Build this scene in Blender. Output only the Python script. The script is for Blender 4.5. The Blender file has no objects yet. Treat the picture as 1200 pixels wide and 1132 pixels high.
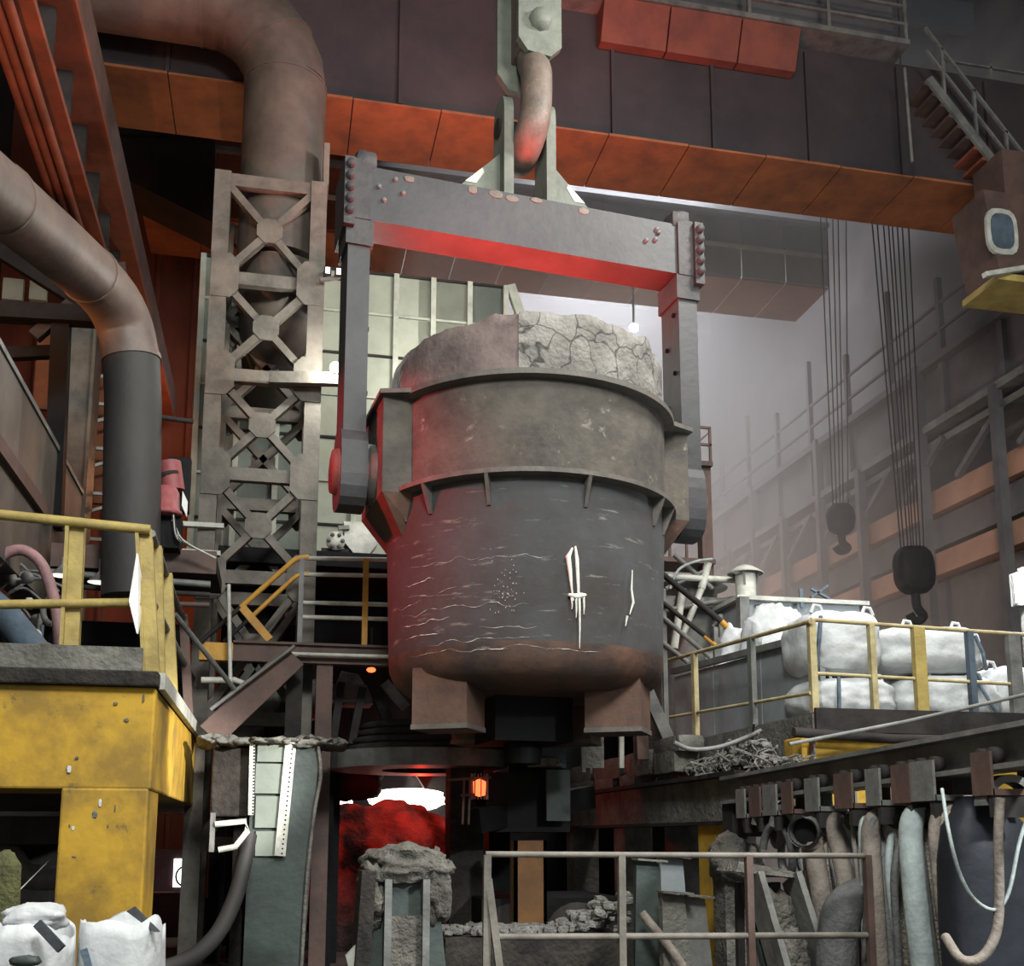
import bpy, math, random
from mathutils import Vector, Matrix, noise

# ------------------------------------------------------------------ camera, world, light
F, CX, CY, EZ = 1279.0, 600.0, 770.0, 1.7
TH = math.atan(210 / 1279.0)
YAW = math.radians(12.2)
S = bpy.context.scene
COL = S.collection
cam = bpy.data.cameras.new('camera')
cam.sensor_fit = 'HORIZONTAL'
cam.sensor_width = 36.0
cam.lens = 36.0 * F / 1200.0
cam.shift_y = (CY - 566.0) / 1200.0
cam.clip_end = 200
camo = bpy.data.objects.new('camera', cam)
COL.objects.link(camo)
camo.location = (0, 0, EZ)
camo.rotation_euler = (math.pi / 2 + TH, 0, -YAW)
S.camera = camo
S.view_settings.view_transform = 'Standard'
S.view_settings.look = 'None'
S.view_settings.exposure = 0.0
S.view_settings.gamma = 1.0
S.view_settings.use_curve_mapping = False
S.cycles.use_denoising = True
S.cycles.max_bounces = 6
S.cycles.volume_bounces = 1
wd = bpy.data.worlds.new('world')
S.world = wd
wd.use_nodes = True
wd.node_tree.nodes['Background'].inputs[0].default_value = (0.80, 0.84, 0.82, 1)
wd.node_tree.nodes['Background'].inputs[1].default_value = 0.74


def area(name, loc, target, size, power, color):
    l = bpy.data.lights.new(name, 'AREA')
    l.size = size
    l.energy = power
    l.color = color
    o = bpy.data.objects.new(name, l)
    COL.objects.link(o)
    o.location = loc
    o.rotation_euler = (Vector(target) - Vector(loc)).to_track_quat('-Z', 'Y').to_euler()
    return o


def point(name, loc, power, color, radius=0.0):
    l = bpy.data.lights.new(name, 'POINT')
    l.energy = power
    l.color = color
    l.shadow_soft_size = radius
    o = bpy.data.objects.new(name, l)
    COL.objects.link(o)
    o.location = loc
    return o


def spot(name, loc, target, power, color, angle, radius=0.1, blend=0.6):
    l = bpy.data.lights.new(name, 'SPOT')
    l.energy = power
    l.color = color
    l.spot_size = math.radians(angle)
    l.spot_blend = blend
    l.shadow_soft_size = radius
    o = bpy.data.objects.new(name, l)
    COL.objects.link(o)
    o.location = loc
    o.rotation_euler = (Vector(target) - Vector(loc)).to_track_quat('-Z', 'Y').to_euler()
    return o


area('high_bay_front', (6.5, 2.0, 13.0), (2.0, 12.0, 3.5), 3.0, 1000, (1.0, 0.98, 0.92))
area('left_front_fill', (0.8, 1.2, 9.5), (4.4, 9.5, 1.6), 2.0, 1250, (0.97, 1.0, 0.97))  # unseen fill added to brighten left-facing steel, blocks and hoses
area('right_side_fill', (7.6, 8.6, 12.6), (0.6, 11.0, 2.5), 1.5, 900, (1.0, 0.98, 0.93))  # added overhead fill, out of view, for the platform's right-hand side
spot('yellow_side_fill', (5.0, 5.5, 4.6), (-1.0, 12.4, 2.4), 9000, (1.0, 0.97, 0.92), 17, 0.15, 0.5)  # narrow spot added to brighten the yellow side face alone
point('warm_haze_fill', (7.0, 34.0, 4.5), 900, (1.0, 0.62, 0.38))  # invisible point added to warm the low haze at the far end
point('enclosure_fill', (2.4, 16.4, 9.4), 120, (1.0, 1.0, 0.90))  # invisible point put in to brighten the sheet panels
area('high_bay_aisle', (9.0, 28.5, 19.5), (9.0, 27.5, 0), 5.0, 1900, (0.90, 0.91, 0.97))
area('high_bay_rear', (3.0, 32.0, 19.5), (4.0, 30, 0), 4.0, 420, (0.98, 0.93, 0.92))
spot('sodium_lamp_west', (-3.9, 10.5, 6.6), (-3.1, 14.5, 11.0), 420, (1.0, 0.40, 0.15), 110)
point('sodium_lamp_furnace', (-1.8, 23.5, 9.0), 240, (1.0, 0.42, 0.18))
spot('red_flank_fill', (-3.2, 11.0, 7.0), (1.15, 11.7, 5.3), 1500, (1.0, 0.06, 0.08), 40)  # unseen spot added to redden the ladle's left flank
spot('sodium_lamp_east', (8.5, 21.0, 5.0), (13.8, 23.0, 9.0), 420, (1.0, 0.62, 0.40), 120)
spot('hose_corner_fill', (7.4, 0.5, 6.0), (4.4, 7.4, 1.1), 4200, (0.96, 0.99, 1.0), 42, 0.3)  # added spot, outside the view, lifting the dark hose corner


# ------------------------------------------------------------------ projection of the photograph onto planes of the hall
def ray(px, py):
    u = (px - CX) / F
    v = (CY - py) / F
    f = math.cos(TH) - v * math.sin(TH)
    z = math.sin(TH) + v * math.cos(TH)
    return Vector((u * math.cos(YAW) + f * math.sin(YAW), -u * math.sin(YAW) + f * math.cos(YAW), z))


EYE = Vector((0, 0, EZ))


def pY(px, py, Y):
    r = ray(px, py)
    return EYE + r * (Y / r.y)


def pX(px, py, X):
    r = ray(px, py)
    return EYE + r * (X / r.x)


def pZ(px, py, Z):
    r = ray(px, py)
    return EYE + r * ((Z - EZ) / r.z)


# ------------------------------------------------------------------ materials
def lin(c):
    out = []
    for v in c:
        v /= 255.0
        out.append(v / 12.92 if v <= 0.04045 else ((v + 0.055) / 1.055) ** 2.4)
    return (out[0], out[1], out[2], 1)


def M(name, c1, c2=None, rough=0.75, metal=0.0, scale=2.0, bump=0.15, lo=0.38, hi=0.66, stretch=(1, 1, 1),
      speck=None, speck_lo=0.66, crack=0.0, speck_scale=9.0, speck_stretch=None):
    m = bpy.data.materials.new(name)
    m.use_nodes = True
    nt = m.node_tree
    N, L = nt.nodes, nt.links
    b = N['Principled BSDF']
    b.inputs['Roughness'].default_value = rough
    b.inputs['Metallic'].default_value = metal
    c2 = c2 or tuple(v * 0.7 for v in c1)
    tc = N.new('ShaderNodeTexCoord')
    mp = N.new('ShaderNodeMapping')
    mp.inputs['Scale'].default_value = stretch
    L.new(tc.outputs['Object'], mp.inputs[0])
    n1 = N.new('ShaderNodeTexNoise')
    n1.inputs['Scale'].default_value = scale
    n1.inputs['Detail'].default_value = 8
    n1.inputs['Roughness'].default_value = 0.65
    L.new(mp.outputs[0], n1.inputs['Vector'])
    rp = N.new('ShaderNodeValToRGB')
    rp.color_ramp.elements[0].position = lo
    rp.color_ramp.elements[1].position = hi
    rp.color_ramp.elements[0].color = lin(c1)
    rp.color_ramp.elements[1].color = lin(c2)
    L.new(n1.outputs['Fac'], rp.inputs[0])
    out = rp.outputs[0]
    if speck:
        mp2 = N.new('ShaderNodeMapping')
        mp2.inputs['Scale'].default_value = speck_stretch or (1, 1, 1)
        mp2.inputs['Location'].default_value = (3.1, 7.7, 1.3)
        L.new(tc.outputs['Object'], mp2.inputs[0])
        n2 = N.new('ShaderNodeTexNoise')
        n2.inputs['Scale'].default_value = speck_scale
        n2.inputs['Detail'].default_value = 9
        n2.inputs['Roughness'].default_value = 0.7
        L.new(mp2.outputs[0], n2.inputs['Vector'])
        r2 = N.new('ShaderNodeValToRGB')
        r2.color_ramp.elements[0].position = speck_lo
        r2.color_ramp.elements[1].position = speck_lo + 0.07
        r2.color_ramp.elements[0].color = (0, 0, 0, 1)
        r2.color_ramp.elements[1].color = (1, 1, 1, 1)
        L.new(n2.outputs['Fac'], r2.inputs[0])
        mx = N.new('ShaderNodeMixRGB')
        L.new(r2.outputs[0], mx.inputs[0])
        L.new(out, mx.inputs[1])
        mx.inputs[2].default_value = lin(speck)
        out = mx.outputs[0]
    hgt = n1.outputs['Fac']
    if crack:
        v = N.new('ShaderNodeTexVoronoi')
        v.feature = 'DISTANCE_TO_EDGE'
        v.inputs['Scale'].default_value = crack
        nz = N.new('ShaderNodeTexNoise')
        nz.inputs['Scale'].default_value = 2.5
        vm = N.new('ShaderNodeVectorMath')
        vm.operation = 'MULTIPLY_ADD'
        vm.inputs[1].default_value = (0.5, 0.5, 0.5)
        L.new(tc.outputs['Object'], nz.inputs['Vector'])
        L.new(nz.outputs['Color'], vm.inputs[0])
        L.new(tc.outputs['Object'], vm.inputs[2])
        L.new(vm.outputs[0], v.inputs['Vector'])
        r3 = N.new('ShaderNodeValToRGB')
        r3.color_ramp.elements[0].position = 0.0
        r3.color_ramp.elements[1].position = 0.045
        L.new(v.outputs['Distance'], r3.inputs[0])
        mx = N.new('ShaderNodeMixRGB')
        mx.blend_type = 'MULTIPLY'
        mx.inputs[0].default_value = 0.8
        L.new(out, mx.inputs[1])
        L.new(r3.outputs[0], mx.inputs[2])
        out = mx.outputs[0]
    L.new(out, b.inputs['Base Color'])
    if bump:
        n3 = N.new('ShaderNodeTexNoise')
        n3.inputs['Scale'].default_value = scale * 6
        n3.inputs['Detail'].default_value = 6
        L.new(tc.outputs['Object'], n3.inputs['Vector'])
        bp = N.new('ShaderNodeBump')
        bp.inputs['Strength'].default_value = bump
        bp.inputs['Distance'].default_value = 0.05
        L.new(n3.outputs['Fac'], bp.inputs['Height'])
        L.new(bp.outputs[0], b.inputs['Normal'])
    return m


def EM(name, color, strength, color2=None, scale=3.0, lo=0.4, hi=0.6):
    m = bpy.data.materials.new(name)
    m.use_nodes = True
    nt = m.node_tree
    N, L = nt.nodes, nt.links
    for n in list(N):
        N.remove(n)
    o = N.new('ShaderNodeOutputMaterial')
    e = N.new('ShaderNodeEmission')
    e.inputs[0].default_value = (*color, 1)
    e.inputs[1].default_value = strength
    if color2:
        tc = N.new('ShaderNodeTexCoord')
        n1 = N.new('ShaderNodeTexNoise')
        n1.inputs['Scale'].default_value = scale
        n1.inputs['Detail'].default_value = 8
        L.new(tc.outputs['Object'], n1.inputs['Vector'])
        rp = N.new('ShaderNodeValToRGB')
        rp.color_ramp.elements[0].position = lo
        rp.color_ramp.elements[1].position = hi
        rp.color_ramp.elements[0].color = (*color, 1)
        rp.color_ramp.elements[1].color = (*color2, 1)
        L.new(n1.outputs['Fac'], rp.inputs[0])
        L.new(rp.outputs[0], e.inputs[0])
    L.new(e.outputs[0], o.inputs[0])
    return m


mt = {}
mt['floor'] = M('concrete_floor', (78, 74, 68), (48, 46, 43), 0.9, scale=1.2, bump=0.4)
mt['wall'] = M('sheet_wall', (120, 116, 116), (96, 92, 92), 0.8, scale=0.5)
mt['wall_dark'] = M('sooty_wall', (52, 40, 34), (30, 24, 22), 0.9, scale=0.7)
mt['wall_red'] = M('rust_red_wall', (118, 62, 44), (82, 42, 32), 0.9, scale=0.8, stretch=(1, 1, 0.3))
mt['roof'] = M('roof_sheet', (96, 100, 104), (70, 74, 80), 0.8, scale=0.5)
mt['crane_web'] = M('dark_crane_paint', (58, 48, 50), (38, 33, 38), 0.75, scale=0.6, speck=(80, 56, 48), speck_lo=0.68)
mt['orange'] = M('orange_paint', (148, 86, 48), (108, 64, 40), 0.7, scale=1.5, speck=(92, 46, 30), speck_lo=0.64)
mt['orange_dull'] = M('dull_orange_paint', (136, 70, 48), (98, 52, 38), 0.75, scale=1.5, speck=(70, 40, 30), speck_lo=0.66)
mt['girder'] = M('grey_girder_paint', (96, 92, 94), (70, 67, 70), 0.75, scale=0.8)
mt['girder_pink'] = M('warm_lit_salmon_paint', (156, 118, 98), (126, 96, 82), 0.7, scale=0.9)  # orange lamplight on the girder flanges is mixed into this colour
mt['tower'] = M('weathered_tower_steel', (108, 102, 93), (78, 73, 66), 0.65, scale=3, speck=(84, 66, 54), speck_lo=0.66)
mt['soot_duct'] = M('sooty_duct_steel', (48, 45, 43), (28, 27, 27), 0.7, scale=1.0, stretch=(1, 1, 0.4))
mt['duct'] = M('dusty_duct_steel', (94, 84, 75), (64, 58, 53), 0.6, scale=1.2, speck=(60, 52, 48), speck_lo=0.68)
mt['duct2'] = M('orange_grey_duct_steel', (112, 94, 84), (80, 68, 62), 0.55, scale=1.2)
mt['dark'] = M('sooty_steel', (56, 52, 50), (34, 32, 32), 0.75, scale=2)
mt['dark2'] = M('black_steel_and_shade', (20, 20, 21), (10, 10, 11), 0.65, scale=2)  # black steel, and sheets whose colour stands for unlit gaps
mt['brown'] = M('red_brown_paint', (92, 70, 62), (64, 50, 46), 0.7, scale=2)
mt['steel'] = M('grey_steel', (112, 112, 108), (78, 78, 76), 0.55, scale=3, speck=(86, 66, 52), speck_lo=0.68)
mt['pale'] = M('pale_galvanised', (188, 188, 178), (146, 146, 138), 0.5, scale=4)
mt['yoke'] = M('gunmetal_yoke', (54, 54, 56), (38, 38, 41), 0.6, scale=1.4, speck=(120, 116, 114), speck_lo=0.74, speck_scale=14)
mt['yoke_end'] = M('scaled_yoke_end', (64, 62, 62), (42, 40, 42), 0.7, scale=3, speck=(168, 150, 148), speck_lo=0.66)
mt['lug'] = M('grey_green_lug', (104, 108, 97), (80, 84, 76), 0.65, scale=2.5, speck=(164, 160, 148), speck_lo=0.69)
mt['hook'] = M('worn_hook', (106, 92, 82), (80, 71, 64), 0.6, scale=4, speck=(146, 106, 92), speck_lo=0.62)
mt['ladle_top'] = M('ladle_upper_shell', (82, 76, 68), (54, 50, 46), 0.82, scale=2.2, bump=0.25, speck=(116, 110, 101), speck_lo=0.61, speck_scale=5)
mt['ladle_low'] = M('ladle_lower_shell', (62, 63, 64), (50, 45, 42), 0.82, scale=1.1, bump=0.18, speck=(108, 105, 100), speck_lo=0.60, speck_scale=2.2,
                    speck_stretch=(0.9, 0.9, 7))
mt['ladle_base'] = M('ladle_rusty_base', (94, 66, 52), (52, 44, 42), 0.75, scale=1.6, bump=0.2)
mt['foot'] = M('ladle_foot_rust', (92, 66, 53), (66, 50, 43), 0.8, scale=3)
mt['flange'] = M('ladle_flange', (92, 86, 80), (66, 62, 58), 0.7, scale=3, speck=(150, 146, 138), speck_lo=0.70)
mt['rim'] = M('refractory_crust', (134, 130, 124), (92, 89, 85), 0.95, scale=3, bump=0.7, crack=3.2)
mt['rim_brown'] = M('rim_shell_brown', (112, 98, 94), (80, 68, 66), 0.85, scale=3, bump=0.3, speck=(146, 138, 132), speck_lo=0.66)
mt['lime'] = M('lime_splash', (226, 224, 214), (190, 188, 178), 0.9, scale=12)
mt['yellow'] = M('chipped_yellow_paint', (188, 148, 42), (142, 112, 42), 0.75, scale=1.6, bump=0.12, lo=0.42, hi=0.6, speck=(104, 88, 50), speck_lo=0.595, speck_scale=3.2)
mt['beige_rail'] = M('faded_beige_rail', (176, 164, 122), (140, 124, 90), 0.65, scale=4, speck=(120, 96, 70), speck_lo=0.64)
mt['rust_orange'] = M('rusty_orange_bracket', (116, 62, 48), (88, 48, 40), 0.8, scale=1.5)
mt['yellow_rail'] = M('worn_yellow_rail', (166, 146, 82), (134, 116, 64), 0.6, scale=3, speck=(96, 84, 58), speck_lo=0.67)
mt['yellow_rail2'] = M('amber_rail_paint', (196, 146, 52), (166, 118, 44), 0.6, scale=3)
mt['concrete'] = M('grimy_concrete', (112, 110, 102), (76, 74, 70), 0.9, scale=3, bump=0.6)
mt['concrete_dark'] = M('scorched_concrete', (58, 54, 50), (34, 32, 31), 0.9, scale=3, bump=0.6)
mt['green'] = M('dark_green_plate', (56, 66, 62), (40, 48, 46), 0.6, scale=2, speck=(110, 116, 110), speck_lo=0.74, speck_scale=14)
mt['slag'] = M('grey_slag_crust', (104, 100, 92), (62, 60, 56), 0.95, scale=4, bump=1.0)
mt['rubble'] = M('ash_rubble', (120, 118, 112), (72, 70, 68), 0.95, scale=6, bump=0.8)
mt['cream'] = M('cream_sheet_panel', (156, 160, 144), (132, 136, 122), 0.6, scale=0.9)
mt['cream_green'] = M('grey_green_sheet_panel', (118, 126, 116), (92, 100, 92), 0.6, scale=0.9)
mt['mullion'] = M('panel_rib_steel', (176, 178, 164), (140, 142, 132), 0.6, scale=2)
mt['bag'] = M('white_woven_bag', (200, 203, 204), (166, 168, 170), 0.8, scale=2.2, bump=0.25)
mt['strap'] = M('blue_grey_strap', (96, 112, 124), (70, 82, 94), 0.8, scale=6)
mt['strap_dark'] = M('charcoal_strap', (66, 70, 74), (44, 46, 50), 0.8, scale=6)
mt['panel_grey'] = M('blue_grey_panel', (140, 146, 149), (112, 118, 122), 0.6, scale=1.1)
mt['hose'] = M('dusty_black_hose', (98, 98, 97), (64, 64, 65), 0.7, scale=5, bump=0.3)
mt['hose_ash'] = M('ash_wrapped_hose', (172, 163, 148), (120, 112, 102), 0.95, scale=7, bump=0.8)
mt['hose_pale'] = M('pale_blue_grey_hose', (156, 166, 164), (118, 126, 126), 0.7, scale=4, bump=0.2)
mt['hose_mid'] = M('brown_grey_hose', (130, 120, 110), (90, 83, 77), 0.8, scale=5, bump=0.3)
mt['pinkred'] = M('faded_red_enamel', (156, 84, 84), (122, 60, 62), 0.6, scale=4)
mt['black_bag'] = M('black_rubber_sheet', (42, 44, 50), (28, 30, 34), 0.55, scale=1.5)
mt['blue'] = M('slate_blue_paint', (78, 92, 104), (56, 66, 76), 0.6, scale=3)
mt['white'] = M('white_enamel', (226, 226, 222), (200, 200, 196), 0.6, scale=4)
mt['pink_hose'] = M('faded_pink_hose', (140, 104, 104), (104, 80, 82), 0.7, scale=5)
mt['rope'] = M('black_wire_rope', (26, 26, 30), (18, 18, 20), 0.7, scale=8)
mt['rust_amber'] = M('amber_rust', (112, 76, 40), (78, 54, 34), 0.85, scale=2)
for k_ in ('dark2', 'black_bag', 'dark', 'concrete_dark'):
    mt[k_].node_tree.nodes['Principled BSDF'].inputs['Specular IOR Level'].default_value = 0.15
mt['moss'] = M('mossy_olive', (98, 98, 60), (66, 68, 44), 0.95, scale=6, bump=0.6)
mt['timber'] = M('old_timber', (150, 140, 122), (110, 102, 90), 0.85, scale=4, stretch=(1, 1, 6))
mt['maroon'] = M('maroon_box_paint', (96, 62, 66), (72, 48, 52), 0.7, scale=2)
mt['melt'] = EM('glowing_ladle_skin', (1.0, 0.035, 0.03), 120.0, (1.0, 0.10, 0.07), 2.0)
mt['redhot'] = EM('red_hot_slag', (0.012, 0.001, 0.001), 1.0, (0.34, 0.012, 0.006), 2.6, 0.36, 0.66)
mt['slagred'] = M('cooling_slag', (70, 46, 42), (34, 26, 25), 0.95, scale=3, bump=1.0)
nt = mt['slagred'].node_tree
bs_ = nt.nodes['Principled BSDF']
tx = nt.nodes.new('ShaderNodeTexCoord')
nz_ = nt.nodes.new('ShaderNodeTexNoise')
nz_.inputs['Scale'].default_value = 1.9
nz_.inputs['Detail'].default_value = 8
rr = nt.nodes.new('ShaderNodeValToRGB')
rr.color_ramp.elements[0].position = 0.40
rr.color_ramp.elements[1].position = 0.68
rr.color_ramp.elements[0].color = (0.0, 0.0, 0.0, 1)
rr.color_ramp.elements[1].color = (0.30, 0.008, 0.004, 1)
nt.links.new(tx.outputs['Object'], nz_.inputs['Vector'])
nt.links.new(nz_.outputs['Fac'], rr.inputs[0])
nt.links.new(rr.outputs[0], bs_.inputs['Emission Color'])
bs_.inputs['Emission Strength'].default_value = 0.9
sx_ = nt.nodes.new('ShaderNodeSeparateXYZ')
mr = nt.nodes.new('ShaderNodeMapRange')
mr.inputs['From Min'].default_value = 0.7
mr.inputs['From Max'].default_value = 2.3
mu = nt.nodes.new('ShaderNodeMath')
mu.operation = 'MULTIPLY'
mu.inputs[1].default_value = 1.0
nt.links.new(tx.outputs['Object'], sx_.inputs[0])
nt.links.new(sx_.outputs['Z'], mr.inputs['Value'])
nt.links.new(mr.outputs[0], mu.inputs[0])
nt.links.new(mu.outputs[0], bs_.inputs['Emission Strength'])
mt['whitehot'] = EM('white_hot_melt', (1.0, 0.80, 0.62), 5.0, (1.0, 0.92, 0.85), 3.0)
mt['ember'] = EM('red_work_lamp', (1.0, 0.10, 0.03), 4.0)
mt['lamp'] = EM('lamp_lens', (0.95, 1.0, 1.0), 40.0)
mt['lamp_soft'] = EM('lit_window', (0.96, 1.0, 1.0), 3.0)
mt['lamp_dim'] = EM('low_bay_lens', (1.0, 0.93, 0.78), 1.6)
mt['flame'] = EM('hot_gap_glow', (1.0, 0.45, 0.16), 1.2)

# ------------------------------------------------------------------ mesh building
XF = {}     # object name -> world matrix of a root


class MB:
    def __init__(self):
        self.v = []
        self.f = []
        self.sm = []

    def add(self, vs, fs, smooth=False):
        o = len(self.v)
        self.v += [Vector(p) for p in vs]
        self.f += [tuple(i + o for i in f) for f in fs]
        self.sm += [smooth] * len(fs)
        return self

    def hexa(self, c):
        return self.add(c, [(0, 3, 2, 1), (4, 5, 6, 7), (0, 1, 5, 4), (1, 2, 6, 5), (2, 3, 7, 6), (3, 0, 4, 7)])

    def box(self, a, b):
        x0, x1 = sorted((a[0], b[0]))
        y0, y1 = sorted((a[1], b[1]))
        z0, z1 = sorted((a[2], b[2]))
        return self.hexa([(x0, y0, z0), (x1, y0, z0), (x1, y1, z0), (x0, y1, z0), (x0, y0, z1), (x1, y0, z1), (x1, y1, z1), (x0, y1, z1)])

    def cbox(self, c, s, rot=None):
        h = [v / 2 for v in s]
        q = [Vector((x * h[0], y * h[1], z * h[2])) for z in (-1, 1) for x, y in ((-1, -1), (1, -1), (1, 1), (-1, 1))]
        if rot is not None:
            q = [rot @ p for p in q]
        return self.hexa([Vector(c) + p for p in q])

    def bar(self, a, b, w, h, up=(0, 0, 1)):
        a, b = Vector(a), Vector(b)
        d = (b - a).normalized()
        u = Vector(up)
        if abs(d.dot(u)) > 0.98:
            u = Vector((0, 1, 0))
        s = d.cross(u).normalized()
        u = s.cross(d).normalized()
        s *= w / 2
        u *= h / 2
        return self.hexa([a - s - u, a + s - u, b + s - u, b - s - u, a - s + u, a + s + u, b + s + u, b - s + u])

    def tube(self, pts, r, seg=8, cap=True):
        pts = [Vector(p) for p in pts]
        n = len(pts)
        rs = r if isinstance(r, (list, tuple)) else [r] * n
        vs, fs = [], []
        prev = None
        for i, p in enumerate(pts):
            d = (pts[min(i + 1, n - 1)] - pts[max(i - 1, 0)]).normalized()
            if prev is None:
                u = Vector((0, 0, 1)) if abs(d.z) < 0.9 else Vector((0, 1, 0))
            else:
                u = prev
            s = d.cross(u).normalized()
            u = s.cross(d).normalized()
            prev = u
            for k in range(seg):
                a = 2 * math.pi * k / seg
                vs.append(p + (s * math.cos(a) + u * math.sin(a)) * rs[i])
        for i in range(n - 1):
            for k in range(seg):
                k2 = (k + 1) % seg
                fs.append((i * seg + k, i * seg + k2, (i + 1) * seg + k2, (i + 1) * seg + k))
        self.add(vs, fs, True)
        if cap:
            self.add(vs[:seg], [tuple(range(seg))[::-1]])
            self.add(vs[-seg:], [tuple(range(seg))])
        return self

    def lathe(self, prof, seg=48, c=(0, 0, 0), a0=0.0, a1=2 * math.pi, axis='z', smooth=True):
        full = abs(a1 - a0 - 2 * math.pi) < 1e-6
        m = seg if full else seg + 1
        vs, fs = [], []
        c = Vector(c)
        for r, z in prof:
            for k in range(m):
                a = a0 + (a1 - a0) * k / seg
                if axis == 'z':
                    p = Vector((r * math.cos(a), r * math.sin(a), z))
                elif axis == 'x':
                    p = Vector((z, r * math.cos(a), r * math.sin(a)))
                else:
                    p = Vector((r * math.sin(a), z, r * math.cos(a)))
                vs.append(c + p)
        for i in range(len(prof) - 1):
            for k in range(seg):
                k2 = (k + 1) % m
                fs.append((i * m + k, i * m + k2, (i + 1) * m + k2, (i + 1) * m + k))
        return self.add(vs, fs, smooth)

    def prism(self, poly, vec):
        poly = [Vector(p) for p in poly]
        vec = Vector(vec)
        n = len(poly)
        vs = poly + [p + vec for p in poly]
        fs = [tuple(range(n))[::-1], tuple(range(n, 2 * n))] + [(i, (i + 1) % n, n + (i + 1) % n, n + i) for i in range(n)]
        return self.add(vs, fs)

    def blob(self, c, s, power=4.0, amp=0.05, n=8, seed=0, nscale=1.5, flat=True, rot=0.0):
        """a rounded, dented block: six grids bent to a superellipsoid"""
        c = Vector(c)
        off = Vector((seed * 3.7, seed * 1.9, seed * 5.3))
        R = Matrix.Rotation(rot, 3, 'Z')
        for ax in range(3):
            for sg in (-1, 1):
                vs, fs = [], []
                for i in range(n + 1):
                    for j in range(n + 1):
                        a = math.tan((i / n * 2 - 1) * math.pi / 4)
                        b = math.tan((j / n * 2 - 1) * math.pi / 4)
                        d = [0, 0, 0]
                        d[ax] = sg
                        d[(ax + 1) % 3] = a
                        d[(ax + 2) % 3] = b * sg
                        d = Vector(d)
                        q = sum(abs(t) ** power for t in d) ** (-1 / power)
                        p = d * q
                        k = 1 + amp * noise.noise(p * nscale + off) + amp * 0.5 * noise.noise(p * nscale * 2.7 + off)
                        p = Vector((p.x * s[0] / 2, p.y * s[1] / 2, p.z * s[2] / 2)) * k
                        vs.append(c + R @ p)
                for i in range(n):
                    for j in range(n):
                        fs.append((i * (n + 1) + j, (i + 1) * (n + 1) + j, (i + 1) * (n + 1) + j + 1, i * (n + 1) + j + 1))
                self.add(vs, fs, True)
        return self

    def mesh(self, name, mat, inv=None):
        me = bpy.data.meshes.new(name)
        vs = self.v if inv is None else [inv @ p for p in self.v]
        me.from_pydata([tuple(p) for p in vs], [], self.f)
        me.polygons.foreach_set('use_smooth', self.sm)
        me.materials.append(mt[mat])
        me.update()
        return me

    def build(self, name, mat, parent=None, bevel=0.0, local=False, loc=None):
        """verts in world space (or the root's own space with local=True); a top-level mesh gets its origin at its base"""
        if parent is not None:
            inv = None if local else XF[parent.name].inverted()
            me = self.mesh(name, mat, inv)
            o = bpy.data.objects.new(name, me)
            COL.objects.link(o)
            o.parent = parent
            XF[o.name] = XF[parent.name].copy()
        else:
            if loc is None:
                xs, ys, zs = [p.x for p in self.v], [p.y for p in self.v], [p.z for p in self.v]
                loc = Vector(((min(xs) + max(xs)) / 2, (min(ys) + max(ys)) / 2, min(zs)))
            W = Matrix.Translation(loc)
            me = self.mesh(name, mat, W.inverted())
            o = bpy.data.objects.new(name, me)
            COL.objects.link(o)
            o.location = loc
            XF[o.name] = W
        if bevel:
            b = o.modifiers.new('bevel', 'BEVEL')
            b.width = bevel
            b.segments = 2
        return o


def tag(o, label=None, cat=None, group=None, kind=None):
    if label:
        o['label'] = label
    if cat:
        o['category'] = cat
    if group:
        o['group'] = group
    if kind:
        o['kind'] = kind
    return o


def root(name, loc, label, cat, group=None, rz=0.0, kind=None):
    o = bpy.data.objects.new(name, None)
    COL.objects.link(o)
    o.location = loc
    o.rotation_euler = (0, 0, rz)
    XF[o.name] = Matrix.Translation(Vector(loc)) @ Matrix.Rotation(rz, 4, 'Z')
    return tag(o, label, cat, group, kind)


def inst(name, me, parent, loc, rot=None, local=True):
    """one more piece sharing a mesh; loc in the parent's space when local"""
    o = bpy.data.objects.new(name, me)
    COL.objects.link(o)
    o.parent = parent
    L = Vector(loc)
    if not local:
        L = XF[parent.name].inverted() @ L
    o.location = L
    if rot is not None:
        o.rotation_euler = rot
    return o


def one(name, mb, mat, label, cat, group=None, bevel=0.0, kind=None):
    return tag(mb.build(name, mat, None, bevel), label, cat, group, kind)


def struct(name, mb, mat):
    o = mb.build(name, mat)
    o['kind'] = 'structure'
    return o


def arc(pts, n=6):
    """Catmull-Rom through points"""
    P = [Vector(p) for p in pts]
    P = [P[0] * 2 - P[1]] + P + [P[-1] * 2 - P[-2]]
    out = []
    for i in range(1, len(P) - 2):
        for k in range(n):
            t = k / n
            a, b, c, d = P[i - 1:i + 3]
            out.append(0.5 * (2 * b + (c - a) * t + (2 * a - 5 * b + 4 * c - d) * t * t + (3 * b - a - 3 * c + d) * t ** 3))
    out.append(P[-2])
    return out


rnd = random.Random(7)

# ------------------------------------------------------------------ the hall
struct('floor', MB().box((-9, -3, -0.2), (16, 42, 0)), 'floor')
wb = struct('wall_back', MB().box((-9, 40, 0), (16, 40.3, 21)), 'wall')
for i in range(16):
    x = -1 + i * 1.1
    MB().box((x - 0.06, 39.85, 0), (x + 0.06, 40, 21)).build('wall_rib', 'wall', wb)
struct('wall_left', MB().box((-7.3, -3, 0), (-7, 40, 21)), 'wall_dark')
struct('wall_right', MB().box((15.4, -3, 0), (15.7, 40, 21)), 'girder')
rf = struct('ceiling', MB().box((-9, -3, 21), (16, 42, 21.3)), 'roof')
for i in range(9):
    y = 8 + i * 4
    MB().box((-7, y, 20.3), (15.4, y + 0.25, 21)).build('roof_beam', 'roof', rf)
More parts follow.
